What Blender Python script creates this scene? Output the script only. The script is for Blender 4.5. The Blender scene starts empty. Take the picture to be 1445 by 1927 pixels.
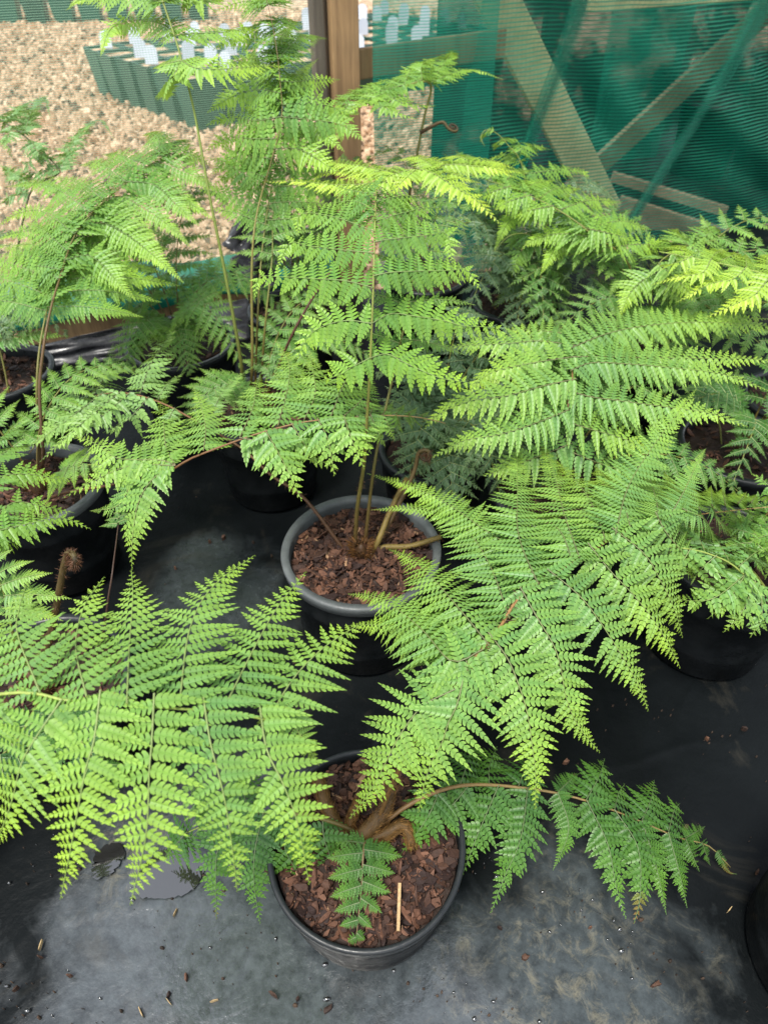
import bpy, math, random
import numpy as np
R = math.radians
rng = np.random.default_rng(7)
random.seed(7)
SC = bpy.context.scene
COL = SC.collection

# ------------------------------------------------------------------ camera, world, sun, exposure
H, PITCH, F = 1.18, R(43.0), 1285.0          # camera height, pitch below the horizon, focal length in photo pixels
cam = bpy.data.cameras.new('camera'); camo = bpy.data.objects.new('camera', cam); COL.objects.link(camo)
camo.location = (0, 0, H); camo.rotation_euler = (R(90) - PITCH, 0, 0)
cam.sensor_fit = 'VERTICAL'; cam.sensor_height = 36.0; cam.lens = 36.0 * F / 1927.0
cam.clip_start = 0.02; cam.clip_end = 400
cam.dof.use_dof = True; cam.dof.focus_distance = 0.98; cam.dof.aperture_fstop = 5.6
SC.camera = camo
W = bpy.data.worlds.new('World'); SC.world = W; W.use_nodes = True
nt = W.node_tree; nt.nodes.clear()
sky = nt.nodes.new('ShaderNodeTexSky'); sky.sky_type = 'NISHITA'; sky.sun_disc = False
SUN_EL, SUN_AZ = R(68), R(215)                 # azimuth measured from +Y towards +X
sky.sun_elevation = SUN_EL; sky.sun_rotation = SUN_AZ
hs = nt.nodes.new('ShaderNodeHueSaturation'); hs.inputs['Saturation'].default_value = 0.35
bg = nt.nodes.new('ShaderNodeBackground'); bg.inputs['Strength'].default_value = 0.10
wo = nt.nodes.new('ShaderNodeOutputWorld')
nt.links.new(sky.outputs[0], hs.inputs['Color']); nt.links.new(hs.outputs[0], bg.inputs[0]); nt.links.new(bg.outputs[0], wo.inputs[0])
sl = bpy.data.lights.new('sun', 'SUN'); sl.energy = 1.5; sl.angle = R(13); sl.color = (1.0, 0.96, 0.88)
so = bpy.data.objects.new('sun', sl); COL.objects.link(so)
so.rotation_euler = (R(90) - SUN_EL, 0, math.pi - SUN_AZ)
SC.view_settings.view_transform = 'Standard'; SC.view_settings.look = 'None'
SC.view_settings.exposure = 1.95; SC.view_settings.gamma = 1.0
try:
    SC.cycles.transparent_max_bounces = 24; SC.cycles.max_bounces = 8
except Exception: pass

# ------------------------------------------------------------------ helpers
def A(*v): return np.array(v, float)
def unit(v):
    v = np.asarray(v, float); return v / np.maximum(np.linalg.norm(v, axis=-1, keepdims=True), 1e-9)
cp, sp = math.cos(PITCH), math.sin(PITCH)
def ray(px, py):
    dx, dy = (px - 722.5) / F, (963.5 - py) / F
    return A(dx, cp + dy * sp, -sp + dy * cp)
def at(px, py, v):
    """photo direction to a point in the place: at height v (v >= 0) or at forward distance -v (v < 0)"""
    d = ray(px, py)
    t = (v - H) / d[2] if v >= 0 else -v / d[1]
    return A(0, 0, H) + d * t
def to_px(p):
    q = np.asarray(p) - A(0, 0, H)
    f = q[1] * cp - q[2] * sp; u = q[1] * sp + q[2] * cp
    return 722.5 + F * q[0] / f, 963.5 - F * u / f

def curve(pts, n):
    """Catmull-Rom through pts, resampled evenly to n points"""
    P = np.asarray(pts, float)
    if len(P) == 2: P = np.vstack([P[0], (P[0] + P[1]) / 2, P[1]])
    E = np.vstack([2 * P[0] - P[1], P, 2 * P[-1] - P[-2]])
    out = []
    for i in range(1, len(E) - 2):
        p0, p1, p2, p3 = E[i - 1], E[i], E[i + 1], E[i + 2]
        t = np.linspace(0, 1, 12, endpoint=False)[:, None]
        out.append(.5 * (2 * p1 + (p2 - p0) * t + (2 * p0 - 5 * p1 + 4 * p2 - p3) * t * t + (3 * p1 - p0 - 3 * p2 + p3) * t ** 3))
    out.append(P[-1:]); Q = np.vstack(out)
    s = np.r_[0, np.cumsum(np.linalg.norm(np.diff(Q, axis=0), axis=1))]
    u = np.linspace(0, s[-1], n)
    return np.stack([np.interp(u, s, Q[:, k]) for k in range(3)], 1), s[-1]
def sample(C, s):
    x = np.linspace(0, 1, len(C))
    p = np.stack([np.interp(s, x, C[:, k]) for k in range(3)], -1)
    T = np.gradient(C, axis=0)
    return p, unit(np.stack([np.interp(s, x, T[:, k]) for k in range(3)], -1))

class MB:
    """collects faces for ONE mesh object"""
    def __init__(s): s.v = []; s.c = []; s.n = 0; s.loops = []; s.tot = []; s.mi = []
    def add(s, verts, faces, col=(1, 1, 1), mi=0):
        verts = np.asarray(verts, float).reshape(-1, 3)
        col = np.broadcast_to(np.asarray(col, float), (len(verts), 3))
        for f in faces:
            s.loops.append(np.asarray(f, int) + s.n); s.tot.append(len(f)); s.mi.append(mi)
        s.v.append(verts); s.c.append(col); s.n += len(verts)
    def add_many(s, verts, faces, col, mi=0):
        """verts (M,V,3): M copies of one template with its face list"""
        M, V = verts.shape[:2]
        off = (np.arange(M) * V + s.n)[:, None]
        fl = np.concatenate([np.asarray(f) for f in faces])
        s.loops.append((off + fl[None, :]).ravel())
        s.tot.extend([len(f) for f in faces] * M); s.mi.extend([mi] * (len(faces) * M))
        s.v.append(verts.reshape(-1, 3)); s.c.append(np.broadcast_to(col, (M, V, 3)).reshape(-1, 3)); s.n += M * V
    def box(s, c, size, rot=None, col=(1, 1, 1), mi=0):
        x, y, z = np.asarray(size, float) / 2
        V = A(*[(a * x, b * y, d * z) for a in (-1, 1) for b in (-1, 1) for d in (-1, 1)])
        if rot is not None: V = V @ np.asarray(rot).T
        s.add(V + np.asarray(c, float), [(0, 1, 3, 2), (4, 6, 7, 5), (0, 4, 5, 1), (2, 3, 7, 6), (0, 2, 6, 4), (1, 5, 7, 3)], col, mi)
    def bar(s, a, b, w, h, up=(0, 0, 1), col=(1, 1, 1)):
        a, b = np.asarray(a, float), np.asarray(b, float); T = unit(b - a)
        S = unit(np.cross(T, up)); U = np.cross(S, T)
        s.box((a + b) / 2, (np.linalg.norm(b - a), w, h), np.stack([T, S, U], 1), col)
    def tube(s, C, r, k=6, col=(1, 1, 1)):
        n = len(C); r = np.broadcast_to(np.asarray(r, float), (n,))
        T = unit(np.gradient(C, axis=0))
        ref = np.where(np.abs(T[:, 2:3]) > .9, A(0, 1, 0), A(0, 0, 1))
        if abs(T[:, 2]).max() > .9: ref = np.broadcast_to(unit(A(.31, .9, .1)), T.shape)
        S = unit(np.cross(T, ref)); U = np.cross(S, T)
        a = np.linspace(0, 2 * math.pi, k, endpoint=False)
        V = C[:, None] + r[:, None, None] * (np.cos(a)[None, :, None] * S[:, None] + np.sin(a)[None, :, None] * U[:, None])
        c = np.asarray(col, float)
        if c.ndim == 2: c = np.repeat(c, k, 0)
        i = np.arange(n - 1)[:, None] * k; j = np.arange(k)[None, :]; j2 = (j + 1) % k
        Q = np.stack([i + j, i + j2, i + k + j2, i + k + j], -1).reshape(-1, 4)
        s.loops.append(Q.ravel() + s.n); s.tot.extend([4] * len(Q)); s.mi.extend([0] * len(Q))
        s.v.append(V.reshape(-1, 3)); s.c.append(np.broadcast_to(c, (n * k, 3))); s.n += n * k
        s.loops.append(np.arange(k) + s.n - k); s.tot.append(k); s.mi.append(0)
    def lathe(s, prof, centre, k=64, col=(1, 1, 1), wob=0.0):
        prof = np.asarray(prof, float); n = len(prof)
        a = np.linspace(0, 2 * math.pi, k, endpoint=False)
        w = 1 + wob * np.sin(2 * a + centre[0] * 9)
        V = np.stack([prof[:, 0][:, None] * np.cos(a) * w, prof[:, 0][:, None] * np.sin(a) / w, np.repeat(prof[:, 1][:, None], k, 1)], -1) + np.asarray(centre, float)
        i = np.arange(n - 1)[:, None] * k; j = np.arange(k)[None, :]; j2 = (j + 1) % k
        Q = np.stack([i + j, i + j2, i + k + j2, i + k + j], -1).reshape(-1, 4)
        s.loops.append(Q.ravel() + s.n); s.tot.extend([4] * len(Q)); s.mi.extend([0] * len(Q))
        s.v.append(V.reshape(-1, 3)); s.c.append(np.broadcast_to(np.asarray(col, float), (n * k, 3))); s.n += n * k
    def build(s, name, mat, parent=None, smooth=True):
        me = bpy.data.meshes.new(name)
        V = np.concatenate(s.v); L = np.concatenate([np.ravel(l) for l in s.loops]); T = np.asarray(s.tot)
        if parent is not None: V = V - np.array(ORIG[parent.name])
        me.vertices.add(len(V)); me.vertices.foreach_set('co', V.astype(np.float32).ravel())
        me.loops.add(len(L)); me.loops.foreach_set('vertex_index', L.astype(np.int32))
        me.polygons.add(len(T)); me.polygons.foreach_set('loop_start', np.r_[0, np.cumsum(T)[:-1]].astype(np.int32))
        me.polygons.foreach_set('loop_total', T.astype(np.int32))
        me.polygons.foreach_set('use_smooth', np.full(len(T), smooth))
        for m in (mat if isinstance(mat, (list, tuple)) else [mat]): me.materials.append(m)
        me.polygons.foreach_set('material_index', np.asarray(s.mi, np.int32))
        me.update(calc_edges=True)
        ca = me.color_attributes.new('Col', 'FLOAT_COLOR', 'POINT')
        C = np.concatenate(s.c); ca.data.foreach_set('color', np.c_[C, np.ones(len(C))].astype(np.float32).ravel())
        me.validate()
        o = bpy.data.objects.new(name, me); COL.objects.link(o)
        ORIG[o.name] = ORIG[parent.name] if parent is not None else (0, 0, 0)
        if parent is not None: o.parent = parent
        return o
ORIG = {}
def thing(name, label, cat, loc=(0, 0, 0), group=None):
    o = bpy.data.objects.new(name, None); COL.objects.link(o); o.location = loc; ORIG[o.name] = tuple(loc)
    o.empty_display_size = .05
    return tag(o, label, cat, group)
def tag(o, label, cat, group=None):
    o['label'] = label; o['category'] = cat
    if group: o['group'] = group
    return o
def kind(o, k, label=None, cat=None):
    o['kind'] = k
    if label: o['label'] = label
    if cat: o['category'] = cat
    return o

# ------------------------------------------------------------------ materials
def new_mat(name):
    m = bpy.data.materials.new(name); m.use_nodes = True; t = m.node_tree; t.nodes.clear()
    out = t.nodes.new('ShaderNodeOutputMaterial')
    return m, t, out
def N(t, kind_, **kw):
    n = t.nodes.new(kind_)
    for k, v in kw.items():
        if k in n.inputs: n.inputs[k].default_value = v
        else: setattr(n, k, v)
    return n
def ramp(t, fac, stops, interp='LINEAR'):
    r = t.nodes.new('ShaderNodeValToRGB'); cr = r.color_ramp; cr.interpolation = interp
    while len(cr.elements) < len(stops): cr.elements.new(.5)
    for e, (p, c) in zip(cr.elements, stops):
        e.position = p; e.color = (*c, 1) if not np.isscalar(c) else (c, c, c, 1)
    t.links.new(fac, r.inputs[0]); return r.outputs[0]
def mixc(t, fac, a, b, mode='MIX'):
    m = t.nodes.new('ShaderNodeMix'); m.data_type = 'RGBA'; m.blend_type = mode
    for sck, v in ((m.inputs['Factor'], fac), (m.inputs[6], a), (m.inputs[7], b)):
        if hasattr(v, 'is_output') or isinstance(v, bpy.types.NodeSocket): t.links.new(v, sck)
        else: sck.default_value = v if np.isscalar(v) else (*v, 1) if len(v) == 3 else v
    return m.outputs[2]
def math_(t, op, a, b=None, c=None):
    m = t.nodes.new('ShaderNodeMath'); m.operation = op
    for i, v in enumerate((a, b, c)):
        if v is None: continue
        if isinstance(v, bpy.types.NodeSocket): t.links.new(v, m.inputs[i])
        else: m.inputs[i].default_value = v
    return m.outputs[0]
def noise(t, scale, detail=4, rough=.6, vec=None, dist=0.0):
    n = N(t, 'ShaderNodeTexNoise', Scale=scale, Detail=detail, Roughness=rough, Distortion=dist)
    if vec is not None: t.links.new(vec, n.inputs['Vector'])
    return n.outputs[0]
def geo(t): return t.nodes.new('ShaderNodeNewGeometry').outputs['Position']
def bump(t, h, strength, dist):
    b = N(t, 'ShaderNodeBump', Strength=strength, Distance=dist); t.links.new(h, b.inputs['Height']); return b.outputs[0]

def leaf_mat():
    m, t, out = new_mat('fern_leaf')
    at_ = N(t, 'ShaderNodeAttribute', attribute_name='Col')
    pos = geo(t)
    n1 = noise(t, 55, 3, .6, pos)
    base = mixc(t, 1.0, at_.outputs[0], ramp(t, n1, [(.3, .84), (.7, 1.14)]), 'MULTIPLY')
    g = t.nodes.new('ShaderNodeNewGeometry')
    back = mixc(t, .45, base, (.16, .23, .12))
    col = mixc(t, g.outputs['Backfacing'], base, back)
    p = N(t, 'ShaderNodeBsdfPrincipled', Roughness=.40); t.links.new(col, p.inputs['Base Color'])
    p.inputs['Specular IOR Level'].default_value = .42
    n2 = noise(t, 700, 2, .6, pos)
    t.links.new(bump(t, n2, .35, .0006), p.inputs['Normal'])
    tr = t.nodes.new('ShaderNodeBsdfTranslucent')
    t.links.new(mixc(t, 1.0, col, (1.3, 1.25, .5), 'MULTIPLY'), tr.inputs[0])
    mx = N(t, 'ShaderNodeMixShader'); mx.inputs[0].default_value = .34
    t.links.new(p.outputs[0], mx.inputs[1]); t.links.new(tr.outputs[0], mx.inputs[2]); t.links.new(mx.outputs[0], out.inputs[0])
    return m
def attr_mat(name, rough=.6, spec=.3, nscale=180, bstr=.4, bdist=.001, var=(.75, 1.25)):
    m, t, out = new_mat(name); pos = geo(t)
    at_ = N(t, 'ShaderNodeAttribute', attribute_name='Col'); n1 = noise(t, nscale, 4, .65, pos)
    p = N(t, 'ShaderNodeBsdfPrincipled', Roughness=rough); p.inputs['Specular IOR Level'].default_value = spec
    t.links.new(mixc(t, 1.0, at_.outputs[0], ramp(t, n1, [(.25, var[0]), (.75, var[1])]), 'MULTIPLY'), p.inputs['Base Color'])
    t.links.new(bump(t, n1, bstr, bdist), p.inputs['Normal']); t.links.new(p.outputs[0], out.inputs[0]); return m
def pot_mat(name, col, rough=.38, dust=.35, spec=.4):
    m, t, out = new_mat(name); pos = geo(t)
    n1 = noise(t, 9, 5, .65, pos); n2 = noise(t, 70, 4, .7, pos)
    p = N(t, 'ShaderNodeBsdfPrincipled')
    f = math_(t, 'MULTIPLY', ramp(t, n1, [(.45, 0.0), (.75, 1.0)]), dust)
    t.links.new(mixc(t, f, col, tuple(c * 2.4 + .02 for c in col)), p.inputs['Base Color'])
    t.links.new(ramp(t, n2, [(.3, rough - .12), (.7, rough + .16)]), p.inputs['Roughness'])
    p.inputs['Specular IOR Level'].default_value = spec
    t.links.new(bump(t, n2, .12, .002), p.inputs['Normal']); t.links.new(p.outputs[0], out.inputs[0]); return m
def wood_mat(name, c1, c2, axis, scale=1.0):
    m, t, out = new_mat(name); pos = geo(t)
    mp = N(t, 'ShaderNodeMapping'); t.links.new(pos, mp.inputs[0])
    sc = [60 * scale] * 3; sc[axis] = 3.0 * scale; mp.inputs['Scale'].default_value = sc
    n1 = noise(t, 1.0, 6, .65, mp.outputs[0], .6); n2 = noise(t, 5, 3, .5, pos)
    p = N(t, 'ShaderNodeBsdfPrincipled', Roughness=.75)
    c = mixc(t, ramp(t, n1, [(.3, 0.0), (.7, 1.0)]), c1, c2)
    c = mixc(t, 1.0, c, ramp(t, n2, [(.3, .7), (.7, 1.15)]), 'MULTIPLY')
    t.links.new(c, p.inputs['Base Color']); t.links.new(bump(t, n1, .4, .004), p.inputs['Normal'])
    t.links.new(p.outputs[0], out.inputs[0]); return m
def net_mat(name, col, period, duty, fine, vperiod=.004):
    """woven netting: rows of thread across (world z), with a finer open weave between them"""
    m, t, out = new_mat(name)
    uv = N(t, 'ShaderNodeAttribute', attribute_name='Col')            # r = along the cloth (m), g = up the cloth (m)
    sx = t.nodes.new('ShaderNodeSeparateXYZ'); t.links.new(uv.outputs['Vector'], sx.inputs[0])
    pos = geo(t); nz = noise(t, 7, 3, .6, pos)
    zz = math_(t, 'ADD', sx.outputs[1], math_(t, 'MULTIPLY', nz, period * .7))
    rows = math_(t, 'LESS_THAN', math_(t, 'FRACT', math_(t, 'DIVIDE', zz, period)), duty)
    cols = math_(t, 'LESS_THAN', math_(t, 'FRACT', math_(t, 'DIVIDE', sx.outputs[0], period * 1.3)), .13)
    n3 = noise(t, 3.0, 4, .6, pos)
    fine_ = math_(t, 'MULTIPLY', fine, ramp(t, n3, [(.3, .6), (.7, 1.4)]))
    cov = math_(t, 'MAXIMUM', math_(t, 'MAXIMUM', math_(t, 'MULTIPLY', rows, .82), math_(t, 'MULTIPLY', cols, .4)), fine_)
    p = N(t, 'ShaderNodeBsdfPrincipled', Roughness=.5)
    t.links.new(mixc(t, 1.0, col, ramp(t, n3, [(.3, .8), (.7, 1.2)]), 'MULTIPLY'), p.inputs['Base Color'])
    tl = N(t, 'ShaderNodeBsdfTranslucent'); tl.inputs[0].default_value = (*[min(1, c * 1.3) for c in col], 1)
    ms = N(t, 'ShaderNodeMixShader'); ms.inputs[0].default_value = .4
    t.links.new(p.outputs[0], ms.inputs[1]); t.links.new(tl.outputs[0], ms.inputs[2])
    tr = t.nodes.new('ShaderNodeBsdfTransparent')
    mx = N(t, 'ShaderNodeMixShader'); t.links.new(cov, mx.inputs[0])
    t.links.new(tr.outputs[0], mx.inputs[1]); t.links.new(ms.outputs[0], mx.inputs[2]); t.links.new(mx.outputs[0], out.inputs[0])
    return m
def sheet_mat():
    m, t, out = new_mat('wet_black_plastic'); pos = geo(t)
    big = noise(t, 2.6, 4, .6, pos, .4); mid = noise(t, 8, 5, .6, pos, .5); fine = noise(t, 55, 5, .7, pos); grit = noise(t, 240, 3, .6, pos)
    def patch(cx, cy, r):                          # wet or dusty patches where they lie on the sheet
        d = N(t, 'ShaderNodeVectorMath', operation='DISTANCE'); t.links.new(pos, d.inputs[0]); d.inputs[1].default_value = (cx, cy, 0)
        q = math_(t, 'ADD', math_(t, 'DIVIDE', d.outputs['Value'], r), math_(t, 'MULTIPLY', math_(t, 'SUBTRACT', mid, .5), 1.6))
        return ramp(t, q, [(.45, 1.0), (1.05, 0.0)])
    wet = math_(t, 'MAXIMUM', patch(-.24, .30, .34), patch(.02, .16, .22))
    dustp = math_(t, 'MAXIMUM', patch(.27, .24, .24), math_(t, 'MULTIPLY', patch(-.42, .45, .12), .8))
    far = math_(t, 'MULTIPLY', patch(-.38, 1.0, .20), .6)
    wet = math_(t, 'MAXIMUM', wet, far)
    c = mixc(t, ramp(t, big, [(.35, 0.0), (.65, 1.0)]), (.0028, .0036, .004), (.006, .0075, .0082))
    film_sheen = math_(t, 'MULTIPLY', math_(t, 'MAXIMUM', wet, dustp), ramp(t, fine, [(.28, .35), (.62, 1.0)]))
    c = mixc(t, math_(t, 'MULTIPLY', film_sheen, .75), c, (.062, .074, .079))  # pale sky sheen painted into the wet patches, grey film on the dusty ones
    chalk = ramp(t, noise(t, 26, 10, .82, pos, .7), [(.50, 0.0), (.66, 1.0)])
    c = mixc(t, math_(t, 'MULTIPLY', math_(t, 'MULTIPLY', chalk, dustp), .60), c, (.17, .155, .11))
    sil = ramp(t, noise(t, 5.5, 6, .65, pos, .8), [(.56, 0.0), (.70, 1.0)])
    c = mixc(t, math_(t, 'MULTIPLY', sil, .35), c, (.05, .045, .034))
    p = N(t, 'ShaderNodeBsdfPrincipled'); t.links.new(c, p.inputs['Base Color'])
    rgh = math_(t, 'SUBTRACT', math_(t, 'ADD', .36, math_(t, 'MULTIPLY', math_(t, 'SUBTRACT', fine, .5), .3)), math_(t, 'MULTIPLY', wet, .21))
    t.links.new(rgh, p.inputs['Roughness'])
    t.links.new(math_(t, 'ADD', .08, math_(t, 'MULTIPLY', wet, .80)), p.inputs['Specular IOR Level'])
    h = math_(t, 'ADD', math_(t, 'MULTIPLY', mid, .6), math_(t, 'ADD', math_(t, 'MULTIPLY', fine, .16), math_(t, 'MULTIPLY', grit, .025)))
    t.links.new(bump(t, h, .5, .011), p.inputs['Normal']); t.links.new(p.outputs[0], out.inputs[0]); return m
def gravel_mat():
    m, t, out = new_mat('pale_gravel'); pos = geo(t)
    v = N(t, 'ShaderNodeTexVoronoi', Scale=21.0); t.links.new(pos, v.inputs['Vector'])
    n1 = noise(t, 11, 6, .7, pos); n2 = noise(t, 1.3, 3, .6, pos)
    c = ramp(t, v.outputs['Color'], [(0.0, (.16, .095, .045)), (.25, (.32, .20, .11)), (.6, (.50, .35, .215)), (1.0, (.68, .53, .37))])
    c = mixc(t, ramp(t, n1, [(.33, .85), (.5, 0.0)]), c, (.10, .07, .035))
    c = mixc(t, 1.0, c, ramp(t, n2, [(.3, .8), (.7, 1.15)]), 'MULTIPLY')
    p = N(t, 'ShaderNodeBsdfPrincipled', Roughness=.9); t.links.new(c, p.inputs['Base Color'])
    t.links.new(bump(t, v.outputs['Distance'], .8, .03), p.inputs['Normal']); t.links.new(p.outputs[0], out.inputs[0]); return m
def plain_mat(name, col, rough=.5, nscale=20, amt=.25, vary=False):
    m, t, out = new_mat(name); pos = geo(t); n1 = noise(t, nscale, 5, .65, pos)
    if vary: n1 = math_(t, 'ADD', math_(t, 'MULTIPLY', n1, .4), math_(t, 'MULTIPLY', t.nodes.new('ShaderNodeObjectInfo').outputs['Random'], .6))
    p = N(t, 'ShaderNodeBsdfPrincipled', Roughness=rough)
    t.links.new(mixc(t, 1.0, col, ramp(t, n1, [(.25, 1 - amt), (.75, 1 + amt)]), 'MULTIPLY'), p.inputs['Base Color'])
    t.links.new(bump(t, n1, .2, .004), p.inputs['Normal']); t.links.new(p.outputs[0], out.inputs[0]); return m
def water_mat():
    m, t, out = new_mat('puddle_water'); pos = geo(t)
    p = N(t, 'ShaderNodeBsdfPrincipled', Roughness=.03); p.inputs['Base Color'].default_value = (.014, .014, .013, 1)
    p.inputs['Specular IOR Level'].default_value = .8; p.inputs['IOR'].default_value = 1.85
    t.links.new(bump(t, noise(t, 25, 3, .5, pos), .03, .004), p.inputs['Normal']); t.links.new(p.outputs[0], out.inputs[0]); return m
M = dict(bark_stone=attr_mat('stone_chip', .85, .2, 60, .3, .003, (.8, 1.2)), leaf=leaf_mat(), stalk=attr_mat('fern_stalk', .5, .35, 260, .3, .0006), bark=attr_mat('bark_chip', .7, .25, 150, .6, .002, (.6, 1.35)),
         hair=attr_mat('crown_hair', .6, .3, 90, .1, .001), pot=pot_mat('black_pot', (.0032, .0042, .0046), .42, .5, .18), rim=pot_mat('grey_pot_rim', (.055, .061, .061), .5, .8),
         dark_rim=pot_mat('black_pot_rim', (.010, .012, .013), .36, .2, .35),
         soil=plain_mat('dark_compost', (.018, .010, .007), .9, 120, .5), sheet=sheet_mat(), gravel=gravel_mat(), water=water_mat(),
         post=wood_mat('brown_post_wood', (.15, .085, .035), (.32, .20, .09), 2), grey_post=wood_mat('grey_post_wood', (.05, .04, .03), (.10, .085, .06), 2),
         rail=wood_mat('treated_timber', (.34, .31, .14), (.50, .46, .24), 0), plank=wood_mat('weathered_plank', (.13, .09, .05), (.26, .20, .12), 0),
         green_pot=plain_mat('green_nursery_pot', (.013, .072, .049), .5, 8, .3, True), white=plain_mat('white_label_card', (.46, .50, .57), .5, 30, .05),
         plastic=pot_mat('crumpled_plastic', (.018, .018, .021), .28, .5),
         net_a=net_mat('sheer_netting', (.24, .40, .28), .0058, .26, .05), net_b=net_mat('green_netting', (.005, .20, .125), .008, .34, .50),
         net_c=net_mat('folded_netting', (.008, .20, .120), .0125, .34, .14), net_e=net_mat('fold_netting', (.008, .22, .135), .0125, .03, .24), dim=wood_mat('shade_darkened_timber', (.07, .065, .032), (.13, .125, .065), 0), net_d=net_mat('dark_netting', (.002, .028, .02), .02, .6, .95),  # dim: greenish stained wood, darkened in its colour to stand in for shade
         strip=net_mat('netting_hem', (.008, .17, .11), .01, .9, .85))

# ------------------------------------------------------------------ ground
def ground_grid(name, x0, x1, y0, y1, nx, ny, z, mat, amp=0.0, cut=None):
    gx, gy = np.linspace(x0, x1, nx), np.linspace(y0, y1, ny)
    if amp:
        gx = np.r_[np.linspace(x0, -.95, nx // 7), np.linspace(-.94, .95, nx - 2 * (nx // 7)), np.linspace(.96, x1, nx // 7)]
        gy = np.r_[np.linspace(y0, .08, ny // 12), np.linspace(.09, 1.4, ny - ny // 12 - ny // 5), np.linspace(1.42, y1, ny // 5)]
    mb = MB(); X, Y = np.meshgrid(gx, gy)
    Z = np.full_like(X, z)
    if amp:
        for k in range(34):
            cx, cy, a, ln = rng.uniform(-.9, .9), rng.uniform(.1, 1.3), rng.uniform(0, 3.14), rng.uniform(.05, .22)
            u = (X - cx) * math.cos(a) + (Y - cy) * math.sin(a); v = -(X - cx) * math.sin(a) + (Y - cy) * math.cos(a) + .03 * np.sin(u * 14 + k)
            Z += rng.uniform(.0006, .0020) * np.exp(-(v / rng.uniform(.006, .012)) ** 2) * np.exp(-(u / ln) ** 2)
        for k in range(14):
            a, f = rng.uniform(0, 6.28), rng.uniform(4, 26)
            Z += amp / (1 + k * .25) * np.sin(f * (X * math.cos(a) + Y * math.sin(a)) + rng.uniform(0, 6) + .8 * np.sin(5 * X + k) + .6 * np.sin(4 * Y - k))
    V = np.stack([X, Y, Z], -1).reshape(-1, 3)
    i = np.arange(ny - 1)[:, None] * nx; j = np.arange(nx - 1)[None, :]
    Q = np.stack([i + j, i + j + 1, i + nx + j + 1, i + nx + j], -1).reshape(-1, 4)
    if cut is not None:
        c = V[Q].mean(1); Q = Q[cut(c)]
    mb.v.append(V); mb.c.append(np.ones_like(V)); mb.n = len(V); mb.loops.append(Q.ravel()); mb.tot = [4] * len(Q); mb.mi = [0] * len(Q)
    return mb.build(name, mat)
def stones():
    n = 46000; x = rng.uniform(-5.2, .75, n * 2); y = rng.uniform(2.0, 10.5, n * 2) ; k_ = (y > fence_y(x) + .03) & (x > -.62 * y - .4) & (rng.random(n * 2) < np.clip(3.2 / y, .25, 1)); x, y = x[k_], y[k_]; n = len(x)
    k = 6; a = np.linspace(0, 6.283, k, endpoint=False) + rng.uniform(0, 1, (n, 1)); r = rng.gamma(4, .0033, n).clip(.006, .030) * (1 + .04 * y); jr = rng.uniform(.6, 1.2, (n, k)); sx_ = rng.uniform(.5, 1, n)[:, None]; yw = rng.uniform(0, 3.14, n)[:, None]
    u, v = np.cos(a) * jr * r[:, None], np.sin(a) * jr * r[:, None] * sx_
    X, Y = u * np.cos(yw) - v * np.sin(yw), u * np.sin(yw) + v * np.cos(yw); tl = rng.normal(0, .35, (n, 2))
    z0 = -.043 + r * .25; ht = r * rng.uniform(.2, .5, n)
    low = np.stack([x[:, None] + X, y[:, None] + Y, z0[:, None] + X * tl[:, :1] + Y * tl[:, 1:] - .006], -1)
    up = np.stack([x[:, None] + X * .7, y[:, None] + Y * .7, (z0 + ht)[:, None] + X * tl[:, :1] + Y * tl[:, 1:]], -1)
    V = np.concatenate([low, up], 1); Fc = [tuple(range(6, 12))] + [(i, (i + 1) % 6, 6 + (i + 1) % 6, 6 + i) for i in range(6)]
    q = rng.random((n, 1)); c = A(.27, .155, .08) * (1 - q) + A(.62, .45, .30) * q; c = np.where(rng.random((n, 1)) < .12, A(.12, .08, .05), c)
    mb = MB(); mb.add_many(V, Fc, np.repeat(c[:, None], 12, 1)); kind(mb.build('gravel_stones', M['bark_stone'], smooth=False), 'stuff', 'tan pink stone chips covering the ground beyond the netting', 'gravel')
def fence_y(x): return 2.589 + .37 * x
kind(ground_grid('gravel_ground', -120, 120, -60, 200, 41, 41, -.045, M['gravel']), 'structure')
stones()
kind(ground_grid('ground_sheet', -3.2, 3.6, -.8, 4.2, 420, 360, -.004, M['sheet'], .0016, lambda c: c[:, 1] < fence_y(c[:, 0]) - .02), 'structure')
def puddle(pts, z):
    mb = MB(); P = [at(x, y, z) for x, y in pts]
    C, _ = curve(P + [P[0]], 60); C = C[:-1]
    C[:, :2] += rng.normal(0, .0012, (len(C), 2)); C[:, 2] = z
    mb.add(np.vstack([C, C.mean(0)]), [(i, (i + 1) % len(C), len(C)) for i in range(len(C))])
    return kind(mb.build('puddle', M['water']), 'structure')
puddle([(262, 1640), (300, 1600), (345, 1588), (385, 1620), (372, 1665), (330, 1688), (285, 1690), (255, 1680)], .0022)
puddle([(180, 1600), (215, 1585), (235, 1600), (215, 1640), (175, 1652)], .0020)

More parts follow.
